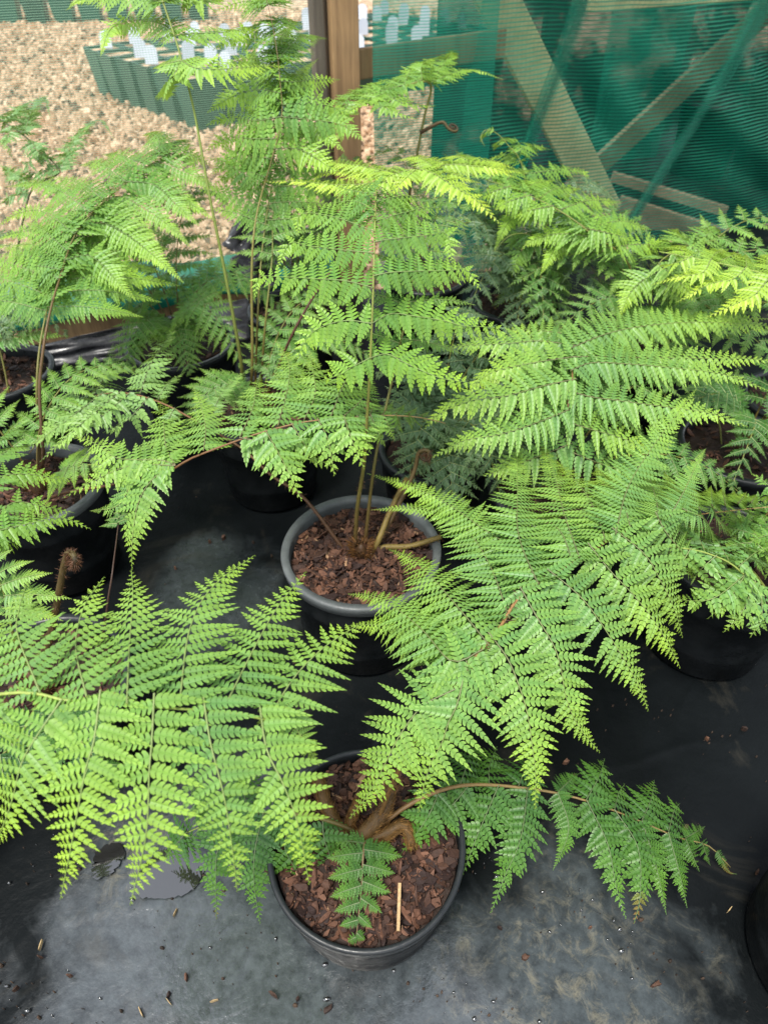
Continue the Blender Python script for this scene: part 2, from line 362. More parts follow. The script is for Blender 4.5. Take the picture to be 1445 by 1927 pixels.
# ------------------------------------------------------------------ fern leaves
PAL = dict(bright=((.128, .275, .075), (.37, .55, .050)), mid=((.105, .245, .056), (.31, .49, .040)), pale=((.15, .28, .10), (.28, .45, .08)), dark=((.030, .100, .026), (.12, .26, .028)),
           grey=((.085, .160, .075), (.17, .27, .085)), yellow=((.16, .33, .06), (.42, .56, .05)), olive=((.095, .22, .050), (.25, .41, .040)),
           dry=((.12, .17, .07), (.20, .19, .06)))
TEMPL = {}
def template(K):
    if K in TEMPL: return TEMPL[K]
    U, Vv, Hh, Fc = [], [], [], []
    slant = .42
    for sg in (1, -1):
        for k in range(K):
            b = len(U)
            for u, v, h in ((k, 0, -.18), (k + 1, 0, -.18), (k + .06, .34, .15), (k + .88, .34, .00), (k + .13 + slant * .6, .80, .08), (k + .48 + slant, 1.0, -.20), (k + .82 + slant * .75, .78, -.20)):
                U.append(.02 + .96 * u / K); Vv.append(v * sg); Hh.append(h)
            f1, f2 = (b, b + 1, b + 3, b + 2), (b + 2, b + 3, b + 6, b + 5, b + 4)
            Fc += [f1, f2] if sg > 0 else [f1[::-1], f2[::-1]]
    TEMPL[K] = (A(*U), A(*Vv), A(*Hh), Fc); return TEMPL[K]

def pinna(mb, pts, hw, Nh, pal='bright', yg=0.0, sp_=.27, K=9, p_=1.9, droop=.18, crinkle=.12, rib=(.30, .36, .12), base_yg=0.0, ribr=.0011, gap=.012, ang=(83, 46), skip0=0.0, tip_brown=0.0, wide=.76, back=0.0):
    if back:
        pts = [np.asarray(q, float) for q in pts]; pts[0] = pts[0] - unit(pts[1] - pts[0]) * back + A(0, 0, .004)
    C, L = curve(pts, 28)
    if L < .004: return
    pitch_ = hw * sp_
    n = max(4, int(L / pitch_))
    gq = np.linspace(0, 1, 60); dens = 1 / (.50 + .50 * (1 - gq ** p_)); cum = np.r_[0, np.cumsum((dens[1:] + dens[:-1]) / 2)]; nn_ = cum[-1] / 59
    n = int(n * min(nn_, 1.35)); cum /= cum[-1]
    s = np.interp((np.arange(n) + .5) / n, cum, gq); s = s[s > skip0]
    loc = pitch_ / np.interp(s, gq, dens)
    s2 = np.concatenate([s, np.clip(s + .3 / n, 0, .995)]); side = np.concatenate([np.ones(len(s)), -np.ones(len(s))]); loc = np.concatenate([loc, loc])
    keep = rng.random(len(s2)) > gap
    s2, side, loc = s2[keep], side[keep], loc[keep]; m = len(s2)
    if m == 0: return
    P, T = sample(C, s2)
    Nh = unit(np.asarray(Nh, float))
    Nn = unit(Nh - T * (T @ Nh)[:, None])
    B = np.cross(Nn, T) * side[:, None]
    prof = (1 - s2 ** p_) * (.80 + .20 * np.minimum(1, s2 / .18)) * (1 - .45 * np.clip((s2 - .42) / .5, 0, 1)) + .025
    Lp = hw * prof * rng.uniform(.94, 1.04, m)
    a = R(1) * (ang[0] + (ang[1] - ang[0]) * s2 ** 1.3) + rng.normal(0, .05 + crinkle * .4, m)
    D = np.cos(a)[:, None] * T + np.sin(a)[:, None] * B
    # small random tilt of every leaflet
    tw = rng.normal(0, crinkle, m); D = unit(D + Nn * rng.normal(0, crinkle * .7, m)[:, None])
    E0 = np.cross(Nn, D); E0 = unit(E0)
    E = unit(np.cos(tw)[:, None] * E0 + np.sin(tw)[:, None] * Nn); N2 = np.cross(D, E)
    wd = np.minimum(loc * wide, Lp * .30 + .0005)
    dr = droop * rng.uniform(.5, 1.5, m) + crinkle * rng.normal(0, .5, m)
    mat_c, yng = (np.asarray(x, float) for x in PAL[pal])
    yv = np.clip(yg + base_yg - .05 + .78 * s2 ** 1.8 * (.6 + yg) + rng.normal(0, .045, m), 0, 1)
    kk = np.clip(np.round(Lp / hw * K), min(4, K), K).astype(int)
    for k in np.unique(kk):
        q = kk == k; U, Vv, Hh, Fc = template(int(k))
        wp = np.clip(1 - np.clip(U, 0, 1.1) ** 1.65, .04, 1) * (.86 + .14 * np.minimum(1, U / .2))
        Lq, wq = Lp[q][:, None, None], wd[q][:, None, None]
        u, v, h = U[None, :, None], (Vv * wp)[None, :, None], (Hh * wp)[None, :, None]
        X = P[q][:, None] + Lq * u * D[q][:, None] + wq * v * E[q][:, None] + (wq * h - Lq * dr[q][:, None, None] * u * u) * N2[q][:, None] + Lq * .10 * u * u * T[q][:, None]
        yq = np.clip(yv[q][:, None] + .30 * (U[None] ** 2) * (.35 + yv[q][:, None]) + .20 * np.abs(Vv[None]) ** 1.5 - .08, 0, 1)[..., None]
        col = mat_c * (1 - yq) + yng * yq
        if tip_brown > 0:
            bq = np.clip((s2[q] - (1 - tip_brown)) / tip_brown, 0, 1)[:, None, None] ** .5
            col = col * (1 - bq) + A(.22, .10, .03) * bq
        mb.add_many(X, Fc, col)
    mb.tube(C + Nn.mean(0) * ribr * .6, np.linspace(ribr, ribr * .35, len(C)), 4, np.linspace(0, 1, len(C))[:, None] * (np.asarray(PAL[pal][1]) * .9 - np.asarray(rib)) + np.asarray(rib))

def hairs(mb, C, r, n, length, col, s0=0.0, s1=1.0, up=0.0, lie=0.0, w=.00042):
    s = rng.uniform(s0, s1, n); P, T = sample(C, s); rr = np.interp(s, np.linspace(0, 1, len(C)), np.broadcast_to(r, (len(C),)))
    d = unit(rng.normal(0, 1, (n, 3))); d = unit(d - T * (d * T).sum(1)[:, None])
    P0 = P + d * rr[:, None] * .85; q = unit(d * (1 - .55 * lie) + T * rng.normal(.35 + up + lie, .3, n)[:, None] + rng.normal(0, .2, (n, 3)))
    Ln = length * rng.uniform(.5, 1.3, n)[:, None]; sd = unit(np.cross(q, rng.normal(0, 1, (n, 3)))) * w
    V = np.stack([P0 - sd, P0 + sd, P0 + q * Ln * .6 + sd * .6 - A(0, 0, .0008), P0 + q * Ln - A(0, 0, .0025) * (Ln / .01)], 1)
    cc = np.asarray(col)[None, None] * rng.uniform(.5, 1.5, (n, 1, 1))
    mb.add_many(V, [(0, 1, 2), (0, 2, 3)], np.broadcast_to(cc, (n, 4, 3)))

def stalk_mesh(C, r0, r1, cols, parent, hair=0, hair_len=.006, hair_s=(0, .5), hair_col=(.05, .025, .01), k=8):
    mb = MB(); n = len(C); r = r1 + (r0 - r1) * (1 - np.linspace(0, 1, n)) ** 1.6; x = np.linspace(0, 1, n)
    cols = np.asarray(cols, float); cc = np.stack([np.interp(x, np.linspace(0, 1, len(cols)), cols[:, i]) for i in range(3)], 1)
    mb.tube(C, r, k, cc)
    if hair: hairs(mb, C, r, hair, hair_len, hair_col, *hair_s)
    return mb.build('stalk', M['stalk'], parent)
GREEN_ST = [(.05, .025, .008), (.11, .10, .02), (.14, .16, .03), (.18, .22, .05)]
BROWN_ST = [(.05, .022, .008), (.10, .05, .02), (.17, .085, .035), (.24, .16, .06)]
YEL_ST = [(.14, .13, .035), (.21, .26, .055), (.24, .31, .065)]

def frond(fern, rach, pins=(), auto=None, hw=.05, Nh=(0, -.3, 1), drop=.08, pal='bright', yg=.1, K=9, r0=.0045, r1=.0012, st=GREEN_ST, hair=0, hair_len=.006,
          rib=(.30, .36, .12), sp_=.27, crinkle=.10, label=None, p_=1.9, droop=.18, sink=(.25, .004), **kw):
    """one frond of a fern: rach = points from the crown outwards; pins = leaf branches drawn base to tip; auto = regular leaf branches"""
    Pw = [np.asarray(q, float) if isinstance(q, np.ndarray) else at(*q) for q in rach]
    RC, RL = curve(Pw, 40); mb = MB()
    px = np.array([to_px(q) for q in RC])
    for e in pins:
        o = {}
        if isinstance(e, tuple): e, o = e
        b = e[0]; i = int(np.argmin((px[:, 0] - b[0]) ** 2 + (px[:, 1] - b[1]) ** 2)); zb = RC[i, 2]
        d_ = o.pop('drop', drop); hww = o.pop('hw', hw); hh = o.pop('Nh', Nh)
        n = len(e); seg = [0.0]
        for q0, q1 in zip(e[:-1], e[1:]): seg.append(seg[-1] + math.hypot(q1[0] - q0[0], q1[1] - q0[1]))
        pts = []
        for j, q in enumerate(e):
            f = seg[j] / seg[-1]
            pts.append(RC[i] if j == 0 and math.hypot(*(px[i] - np.array(b[:2]))) < 14 else at(q[0], q[1], q[2]) if len(q) > 2 else at(q[0], q[1], max(.01, zb - d_ * (.25 * f + .75 * f * f))))
        wob = rng.normal(0, .018, 3) * np.linalg.norm(np.asarray(pts[-1]) - pts[0])
        pts = [np.asarray(q, float) + wob * math.sin(math.pi * f_) for q, f_ in zip(pts, np.linspace(0, 1, len(pts)))]
        arg = dict(pal=pal, yg=yg + rng.normal(0, .05), sp_=sp_, K=K, crinkle=crinkle, rib=rib, p_=p_, droop=droop * rng.uniform(.7, 1.5)); arg.update(kw); arg.update(o)
        if rng.random() < .10 and 'tip_brown' not in o: arg['tip_brown'] = rng.uniform(.03, .07)
        if rng.random() < .10: arg['gap'] = .06
        hww = hww * rng.uniform(.93, 1.06)
        pinna(mb, pts, hww, hh, **arg)
    if auto:
        au = dict(n=12, t0=.35, L=.2, taper=1.1, a0=78, a1=48, droop=.25, w=.24, rise=.06, jit=.05); au.update(auto)
        ts = au['t0'] + (1 - au['t0']) * (np.arange(au['n']) + .3) / au['n']
        for j, t_ in enumerate(ts):
            f = (t_ - au['t0']) / (1 - au['t0'])
            for sd in (1, -1):
                if au.get('only') and sd != au['only']: continue
                tt = min(.995, t_ + (.25 / au['n'] * (1 - au['t0']) if sd < 0 else 0))
                P, T = sample(RC, np.array([tt])); P, T = P[0], T[0]
                hint = unit(A(*Nh)); Nn = unit(hint - T * (T @ hint)); B = np.cross(Nn, T) * sd
                Ln = au['L'] * ((1 - f ** au['taper']) * (.72 + .28 * min(1, f / .25)) + .06) * (1 + rng.normal(0, au['jit']))
                a = R(au['a0'] + (au['a1'] - au['a0']) * f) + rng.normal(0, au['jit'])
                D = math.cos(a) * T + math.sin(a) * B
                dr = au['droop'] * (1 + rng.normal(0, .25))
                cv = [P + D * Ln * x + Nn * Ln * au['rise'] * x - A(0, 0, 1) * Ln * dr * x * x for x in (0, .33, .66, 1.0)]
                arg = dict(pal=pal, yg=yg + rng.normal(0, .04), sp_=sp_, K=K, crinkle=crinkle, rib=rib, p_=p_, droop=droop); arg.update(kw)
                pinna(mb, cv, max(.008, Ln * au['w']), Nh, **arg)
    o = mb.build('frond', M['leaf'], fern)
    if label: o['label'] = label
    low = np.clip((np.linspace(0, 1, len(RC)) - sink[0]) / .2, 0, 1)[:, None] * A(0, 0, -sink[1])
    stalk_mesh(RC + low, r0 * .85, r1 * .7, st, o, hair, hair_len)
    return o
def arch(c, az, reach, top, tip, n=6, lean=1.0):
    """arching rachis from crown c: azimuth from +Y to +X, horizontal reach, greatest height and tip height"""
    d = A(math.sin(R(az)), math.cos(R(az)), 0); out = []
    for x in np.linspace(0, 1, n):
        z = c[2] + (top - c[2]) * (1 - (1 - min(1, x / .62)) ** 2) if x < .62 else top - (top - tip) * ((x - .62) / .38) ** 1.8
        p = np.asarray(c) + d * reach * x ** (1.25 * lean); p[2] = z; out.append(p)
    return out

# ------------------------------------------------------------------ pots
def pot_parts(root, c, Rr, Hp, rb=None, rim='dark_rim', lip=.012, chips=160, level=.03, k=72, chip_size=1.0):
    cx, cy = c; rb = rb or Rr * .80
    mb = MB(); t = .003
    mb.lathe([(.001, .002), (rb - .006, .002), (rb, .008), (rb + (Rr - rb) * .22, Hp * .25), (rb + (Rr - rb) * .24 + .0015, Hp * .26), (rb + (Rr - rb) * .25, Hp * .30), (rb + (Rr - rb) * .62, Hp * .70), (rb + (Rr - rb) * .66 + .002, Hp * .71), (rb + (Rr - rb) * .68 + .002, Hp * .74), (Rr - .007, Hp - .022)], (cx, cy, 0), k, wob=.006)
    mb.lathe([(Rr - .009, Hp - .022), (Rr - .012, Hp - .035), (Rr - .02, Hp - .06)], (cx, cy, 0), k, wob=.006)
    po = mb.build('pot', M['pot'], root)
    mb = MB()
    mb.lathe([(Rr - .0065, Hp - .0225), (Rr + .000, Hp - .021), (Rr + .002, Hp - .004), (Rr, Hp), (Rr - lip, Hp - .001), (Rr - lip - .001, Hp - .012), (Rr - lip - .004, Hp - .045)], (cx, cy, 0), k, wob=.006)
    mb.build('rim', M[rim], po)
    mb = MB(); z0 = Hp - level; ri = Rr - lip - .003
    kk, rr = 40, np.linspace(0, 1, 9)
    a = np.linspace(0, 2 * math.pi, kk, endpoint=False)
    V = np.stack([cx + ri * rr[:, None] * np.cos(a), cy + ri * rr[:, None] * np.sin(a), z0 + .010 * (1 - rr[:, None] ** 2) + rng.normal(0, .0025, (9, kk))], -1)
    Q = [(i * kk + j, i * kk + (j + 1) % kk, (i + 1) * kk + (j + 1) % kk, (i + 1) * kk + j) for i in range(8) for j in range(kk)]
    mb.add(V, Q, (.022, .012, .008))
    chip_cloud(mb, chips, lambda n: disc(n, cx, cy, ri * .97), z0, .010, ri, (cx, cy), chip_size)
    mb.build('bark_mulch', M['bark'], root, smooth=False)
def disc(n, cx, cy, r):
    a, q = rng.uniform(0, 6.283, n), np.sqrt(rng.uniform(0, 1, n)) * r
    return np.stack([cx + q * np.cos(a), cy + q * np.sin(a)], 1)
def chip_cloud(mb, n, where, z0, dome, ri, cc, size=1.0):
    xy = where(n); rad = np.hypot(xy[:, 0] - cc[0], xy[:, 1] - cc[1]) / ri
    z = z0 + dome * (1 - rad ** 2) + rng.uniform(-.001, .009, n)
    ln = np.where(rng.random(n) < .45, rng.gamma(2.0, .0022, n), rng.gamma(2.2, .0062, n)).clip(.002, .036) * size; wd = ln * rng.beta(2, 2.4, n) * .9 + .0012; th = rng.uniform(.0008, .0028, n)
    yaw, til, rol = rng.uniform(0, 6.283, n), rng.normal(0, .42, n), rng.normal(0, .45, n)
    X = np.stack([np.cos(yaw) * np.cos(til), np.sin(yaw) * np.cos(til), np.sin(til)], 1)
    Z = unit(np.stack([np.sin(rol), -np.sin(til) * .5, np.cos(rol)], 1)); Y = unit(np.cross(Z, X)); Z = np.cross(X, Y)
    ang = np.linspace(0, 2 * math.pi, 7, endpoint=False)
    jr = rng.uniform(.65, 1.15, (n, 7)); ex = np.cos(ang)[None] * jr; ey = np.sin(ang)[None] * jr
    pts = ex[..., None] * X[:, None] * ln[:, None, None] * .55 + ey[..., None] * Y[:, None] * wd[:, None, None] * .55
    bow = (ex ** 2)[..., None] * Z[:, None] * (ln * rng.normal(0, .10, n))[:, None, None]
    base = np.c_[xy, z][:, None]
    top = base + pts * .92 + bow + Z[:, None] * th[:, None, None]; bot = base + pts + bow
    V = np.concatenate([top, bot], 1)
    Fc = [tuple(range(7))] + [(i, 7 + i, 7 + (i + 1) % 7, (i + 1) % 7) for i in range(7)]
    tone = rng.random(n)[:, None] ** 1.5; c = A(.030, .014, .009) * (1 - tone) + A(.125, .058, .034) * tone
    thin = (wd / ln < .36)[:, None]; c = np.where((rng.random((n, 1)) < .14) & thin, A(.26, .155, .085), c); c = np.where(rng.random((n, 1)) < .22, A(.020, .010, .008), c)
    mb.add_many(V, Fc, np.repeat(c[:, None], 14, 1))
def crown_part(root, c, r, h, n, col=(.10, .045, .012), hair_len=.02):
    mb = MB(); C, _ = curve([A(*c) - A(0, 0, .03), A(*c) + A(0, 0, h * .5), A(*c) + A(0, 0, h)], 8)
    mb.tube(C, np.array([1, 1.05, 1, .95, .85, .7, .5, .2]) * r, 12, np.asarray(col) * .35)
    hairs(mb, C, r, n, hair_len, col, .1, 1.0, .8)
    return mb.build('crown', M['hair'], root)
def fern_pot(label, gx, gy, Rr, Hp, rim='dark_rim', chips=160, crown=(.022, .05, 250), group=None, level=.03, rb=None, lip=.012, csize=1.0):
    t = thing('potted_tree_fern', label, 'fern', (gx, gy, 0), group)
    pot_parts(t, (gx, gy), Rr, Hp, rb, rim, lip, chips, level, chip_size=csize)
    c = A(gx, gy, Hp - level + .008)
    crown_part(t, c, *crown)
    t_c[t.name] = c
    return t, c + A(0, 0, .015)
t_c = {}

# ================================================================== FERNS
# ---- front pot
P1, c1 = fern_pot('tree fern in the front black pot with golden hairy stalk bases', -.025, .394, .140, .17, chips=2600, crown=(.016, .025, 900), rb=.122, lip=.006, level=.022)
# big right-hand frond
frond(P1, [(705, 1560, .17), (728, 1500, .24), (765, 1420, .33), (815, 1345, .40), (881, 1250, .45), (934, 1191, .462), (979, 1120, .475), (1047, 1074, .48), (1111, 1033, .48), (1183, 991, .48), (1292, 963, .47), (1443, 946, .44), (1520, 940, .42)],
  [  # upper-left side
   [(881, 1250), (835, 1210), (760, 1185), (700, 1178), (655, 1178)],
   [(905, 1225), (850, 1243), (796, 1186), (742, 1142), (700, 1122), (655, 1118)],
   [(915, 1212), (865, 1151), (806, 1085), (765, 1050), (732, 1034)],
   [(955, 1160), (910, 1071), (858, 1000), (810, 968), (755, 958), (698, 960)],
   [(1020, 1090), (968, 1025), (900, 972), (830, 925), (760, 900), (690, 891)],
   [(1074, 1056), (1051, 1007), (1009, 980), (955, 962)],
   [(1090, 1045), (1052, 950), (1035, 880), (1015, 822)],
   [(1000, 1100), (974, 1000), (972, 920), (973, 832)],
   ([(1140, 1020), (1132, 1005), (1105, 945), (1072, 900), (1041, 862)], dict(yg=.3)),
   ([(1187, 990), (1175, 955), (1150, 915), (1119, 876)], dict(yg=.3)),
   ([(1160, 1000), (1190, 905), (1235, 830), (1310, 731)], dict(drop=-.03)),
   ([(1236, 974), (1225, 930), (1208, 864)], dict(yg=.3, hw=.040)),
   ([(1277, 966), (1264, 930), (1247, 886)], dict(yg=.3, hw=.034)),
   ([(1255, 970), (1289, 920), (1312, 870), (1326, 846)], dict(drop=-.02, hw=.035)),
   ([(1309, 961), (1306, 935), (1299, 905)], dict(yg=.35, hw=.030)),
   ([(1333, 957), (1337, 914)], dict(yg=.4, hw=.026)), ([(1353, 955), (1357, 919)], dict(yg=.4, hw=.022)), ([(1375, 953), (1381, 924)], dict(yg=.4, hw=.019)),
   ([(1398, 950), (1404, 926)], dict(yg=.45, hw=.016)), ([(1420, 948), (1426, 929)], dict(yg=.45, hw=.013)), ([(1440, 946), (1446, 931)], dict(yg=.5, hw=.007)),
   # lower-right side
   [(845, 1305), (796, 1331), (754, 1387), (727, 1439), (695, 1495), (658, 1540)],
   [(881, 1252), (862, 1310), (844, 1345), (831, 1385), (806, 1440), (787, 1529)],
   [(928, 1195), (953, 1237), (975, 1290), (990, 1340), (998, 1390), (1006, 1450), (1007, 1522)],
   [(979, 1120), (1013, 1161), (1047, 1214), (1062, 1259), (1070, 1310), (1090, 1365), (1128, 1416)],
   [(1047, 1074), (1089, 1112), (1123, 1146), (1160, 1199), (1190, 1252), (1208, 1295), (1219, 1338)],
   [(1111, 1033), (1145, 1067), (1187, 1108), (1221, 1150), (1251, 1199), (1279, 1257)],
   [(1165, 1000), (1210, 1048), (1239, 1100), (1265, 1150), (1283, 1200)],
   [(1225, 980), (1250, 1000), (1285, 1045), (1306, 1090)],
   ([(1292, 964), (1320, 990), (1348, 1028)], dict(hw=.034)), ([(1333, 957), (1355, 980), (1383, 1008)], dict(hw=.026)),
   ([(1365, 953), (1400, 988)], dict(hw=.018)), ([(1395, 950), (1422, 974)], dict(hw=.014)), ([(1420, 948), (1442, 964)], dict(hw=.010))],
  hw=.066, drop=.13, Nh=(-.05, -.35, 1), yg=.18, K=10, r0=.0045, r1=.0009, sink=(.42, .010), back=.008, p_=1.9, rib=(.20, .17, .07), st=[(.10, .05, .015), (.18, .11, .03), (.25, .13, .05), (.26, .15, .06), (.28, .22, .08)],
  hair=500, hair_len=.012, sp_=.195, wide=.66, label='large bright frond reaching up to the right')
# low dark frond to the left
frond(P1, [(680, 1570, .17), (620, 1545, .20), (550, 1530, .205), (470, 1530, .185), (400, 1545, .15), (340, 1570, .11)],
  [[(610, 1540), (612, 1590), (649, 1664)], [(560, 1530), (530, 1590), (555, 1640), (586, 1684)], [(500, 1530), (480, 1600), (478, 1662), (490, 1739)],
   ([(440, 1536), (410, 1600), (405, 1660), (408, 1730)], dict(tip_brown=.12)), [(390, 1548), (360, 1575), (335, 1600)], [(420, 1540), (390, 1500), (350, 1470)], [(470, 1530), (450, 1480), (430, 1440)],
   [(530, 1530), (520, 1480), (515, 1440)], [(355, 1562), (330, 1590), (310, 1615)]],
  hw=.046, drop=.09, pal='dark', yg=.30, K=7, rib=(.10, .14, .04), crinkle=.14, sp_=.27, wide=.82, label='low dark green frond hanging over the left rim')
# low dark frond to the right
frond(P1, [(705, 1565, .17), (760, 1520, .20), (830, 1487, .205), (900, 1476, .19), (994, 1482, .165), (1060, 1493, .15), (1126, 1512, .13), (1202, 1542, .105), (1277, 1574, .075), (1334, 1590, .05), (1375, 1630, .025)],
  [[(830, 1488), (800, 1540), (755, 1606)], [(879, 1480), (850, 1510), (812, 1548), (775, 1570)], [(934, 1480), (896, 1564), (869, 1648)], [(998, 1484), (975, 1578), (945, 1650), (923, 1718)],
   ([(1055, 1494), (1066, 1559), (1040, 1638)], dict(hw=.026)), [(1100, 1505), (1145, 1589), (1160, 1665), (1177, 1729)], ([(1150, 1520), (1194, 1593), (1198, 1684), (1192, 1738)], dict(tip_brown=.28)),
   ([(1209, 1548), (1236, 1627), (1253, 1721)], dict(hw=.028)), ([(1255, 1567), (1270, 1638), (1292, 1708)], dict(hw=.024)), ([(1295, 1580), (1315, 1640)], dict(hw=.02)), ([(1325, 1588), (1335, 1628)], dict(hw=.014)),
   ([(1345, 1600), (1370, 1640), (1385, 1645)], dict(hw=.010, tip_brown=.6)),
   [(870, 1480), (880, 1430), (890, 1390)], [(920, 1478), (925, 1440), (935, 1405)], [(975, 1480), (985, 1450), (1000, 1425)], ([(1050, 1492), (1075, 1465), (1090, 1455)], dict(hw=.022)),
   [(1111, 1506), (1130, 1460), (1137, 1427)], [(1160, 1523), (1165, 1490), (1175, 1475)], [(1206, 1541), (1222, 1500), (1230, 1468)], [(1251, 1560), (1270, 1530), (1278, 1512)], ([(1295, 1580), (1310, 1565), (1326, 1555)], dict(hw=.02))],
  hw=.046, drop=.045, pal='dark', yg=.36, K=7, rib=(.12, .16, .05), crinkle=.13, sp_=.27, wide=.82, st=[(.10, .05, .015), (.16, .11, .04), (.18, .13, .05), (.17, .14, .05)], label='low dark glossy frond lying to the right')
# small young frond over the front rim
frond(P1, [(690, 1575, .165), (684, 1600, .195), (681, 1660, .19), (675, 1720, .18), (668, 1778, .163)],
  auto=dict(n=7, t0=.10, L=.056, taper=1.6, a0=84, a1=60, droop=.15, w=.34), hw=.016, pal='dark', yg=.36, K=5, crinkle=.1, sp_=.26, wide=.95, p_=3.0, r0=.0025, r1=.0008, st=[(.16, .11, .05)] * 2, rib=(.14, .17, .06), Nh=(0, -.2, 1), label='small young dark frond over the front rim')
# hairy stalk bases
for pts, r_ in (([(655, 1585, .16), (632, 1555, .175), (612, 1510, .185), (600, 1465, .185)], .012), ([(660, 1590, .16), (690, 1565, .18), (722, 1525, .20), (735, 1480, .215)], .013),
                ([(670, 1590, .16), (720, 1572, .18), (758, 1553, .187), (775, 1590, .170)], .010), ([(650, 1590, .16), (660, 1545, .18), (672, 1510, .20)], .008)):
    mb = MB(); C, _ = curve([at(*q) for q in pts], 16); mb.tube(C, np.linspace(r_, r_ * .65, 16), 12, (.07, .038, .010)); hairs(mb, C, np.linspace(r_, r_ * .65, 16), 3200, .010, (.20, .105, .030), lie=1.1, w=.00026)
    mb.build('stalk_base', M['hair'], P1)

# ---- middle pot
P2, c2 = fern_pot('tall tree fern in the middle black pot with a pale grey rim', -.043, .899, .150, .25, rim='rim', chips=2600, crown=(.016, .03, 700), lip=.013, rb=.122)
frond(P2, [(668, 1040, .22), (672, 960, -.92), (685, 870, -.925), (692, 760, -.94), (697, 667, -.96), (702, 544, -1.0), (704, 470, -1.04), (706, 400, -1.09), (708, 350, -1.14)],
  [([(697, 667), (664, 692), (640, 706), (606, 716)], dict(hw=.04)), [(700, 666), (729, 664), (766, 680), (829, 707), (885, 719), (889, 742)],
   [(699, 605), (654, 607), (609, 620), (580, 640), (558, 676)], [(704, 600), (737, 592), (779, 597), (840, 607), (875, 616), (937, 620), (950, 645)],
   [(704, 544), (654, 530), (600, 527), (530, 523), (492, 524), (480, 560)], [(707, 524), (741, 515), (840, 513), (874, 511), (904, 546)],
   [(702, 482), (654, 468), (580, 458), (547, 454), (522, 505)], [(705, 459), (729, 454), (804, 447), (840, 444), (850, 495)],
   [(700, 435), (629, 414), (565, 407), (560, 444)], [(706, 415), (754, 400), (804, 390), (840, 400)], [(706, 395), (660, 385), (610, 385)], [(707, 375), (750, 365), (790, 370)], [(707, 370), (670, 355), (630, 350)]],
  hw=.040, drop=.035, Nh=(0, -.75, .8), yg=.22, pal='mid', K=7, st=GREEN_ST, r0=.0055, r1=.0018, rib=(.24, .32, .09), hair=350, hair_len=.007, sp_=.40, crinkle=.10, p_=3.2, label='upright frond with stacked level side branches')
# pale frond lying out to the left
frond(P2, [(655, 1045, .22), (574, 939, .32), (514, 897, .35), (464, 849, .38), (440, 832, .39), (370, 790, .41), (301, 754, .42), (232, 736, .42), (170, 745, .40), (110, 780, .36), (55, 850, .30)],
  [[(270, 745), (285, 690), (310, 650), (336, 611)], [(175, 745), (190, 700), (214, 646)], ([(140, 762), (140, 720), (155, 668)], dict(hw=.018)), ([(300, 754), (320, 725), (350, 700)], dict(hw=.022)), ([(390, 800), (430, 730), (488, 680)], dict(hw=.025)),
   [(275, 746), (240, 790), (194, 815)], [(232, 738), (160, 790), (75, 870)], [(200, 740), (120, 790), (45, 850)], [(250, 742), (190, 790), (120, 830)], [(160, 750), (100, 800), (60, 840)], ([(330, 770), (300, 820), (270, 850)], dict(hw=.025))],
  hw=.048, drop=.05, pal='pale', yg=.30, K=5, crinkle=.32, st=BROWN_ST, rib=(.22, .2, .09), sp_=.30, hair=260, hair_len=.008, p_=2.2, label='pale crinkled frond leaning out to the left')
for pts, r_ in (([(690, 1045, .22), (720, 1030, .235), (770, 1028, .24), (830, 1010, .26)], .006), ([(695, 1050, .22), (715, 1010, .26), (735, 960, .29), (765, 900, .32)], .006)):
    mb = MB(); C, _ = curve([at(*q) for q in pts], 14); mb.tube(C, np.linspace(r_, r_ * .8, 14), 8, (.12, .085, .02)); hairs(mb, C, r_, 220, .007, (.08, .04, .015)); mb.build('stalk_base', M['hair'], P2)
frond(P2, [(685, 1040, .22), (705, 870, -.95), (737, 715, -1.02), (765, 590, -1.1), (790, 470, -1.2), (830, 420, -1.3), (880, 410, -1.38)], auto=dict(n=12, t0=.5, L=.14, w=.2), pal='olive', yg=.15, K=5, hair=250, sp_=.34, crinkle=.18, label='shaded frond behind the upright one')
def fiddlehead(fern, pts, r_, coil, turns=1.6, plane=(1, .2), n_h=350, hl=.008):
    P = [at(*q) for q in pts]; C, _ = curve(P, 16); e = C[-1]; T = unit(C[-1] - C[-3]); S = unit(A(plane[0], plane[1], 0))
    a = np.linspace(0, turns * 6.283, 40); rad = coil * (1 - a / a[-1] * .85)
    cen = e + S * coil
    sp2 = np.stack([cen + rad[i] * (-math.cos(a[i]) * S + math.sin(a[i]) * T) for i in range(40)])
    CC = np.vstack([C[:-1], sp2]); rr = np.r_[np.linspace(r_ * 1.3, r_, 15), np.linspace(r_, r_ * .35, 40)]
    k = len(CC); x = np.linspace(0, 1, k)[:, None]; col = A(.045, .025, .008) * (1 - x) + A(.085, .075, .02) * x; col[24:] = A(.030, .022, .009)
    mb = MB(); mb.tube(CC, rr, 8, col); hairs(mb, CC, rr, n_h, hl, (.07, .03, .012)); return mb.build('fiddlehead', M['hair'], fern)
fiddlehead(P2, [(700, 1045, .22), (745, 960, .29), (778, 890, .35), (786, 856, .385)], .0040, .014, plane=(1, -.3))

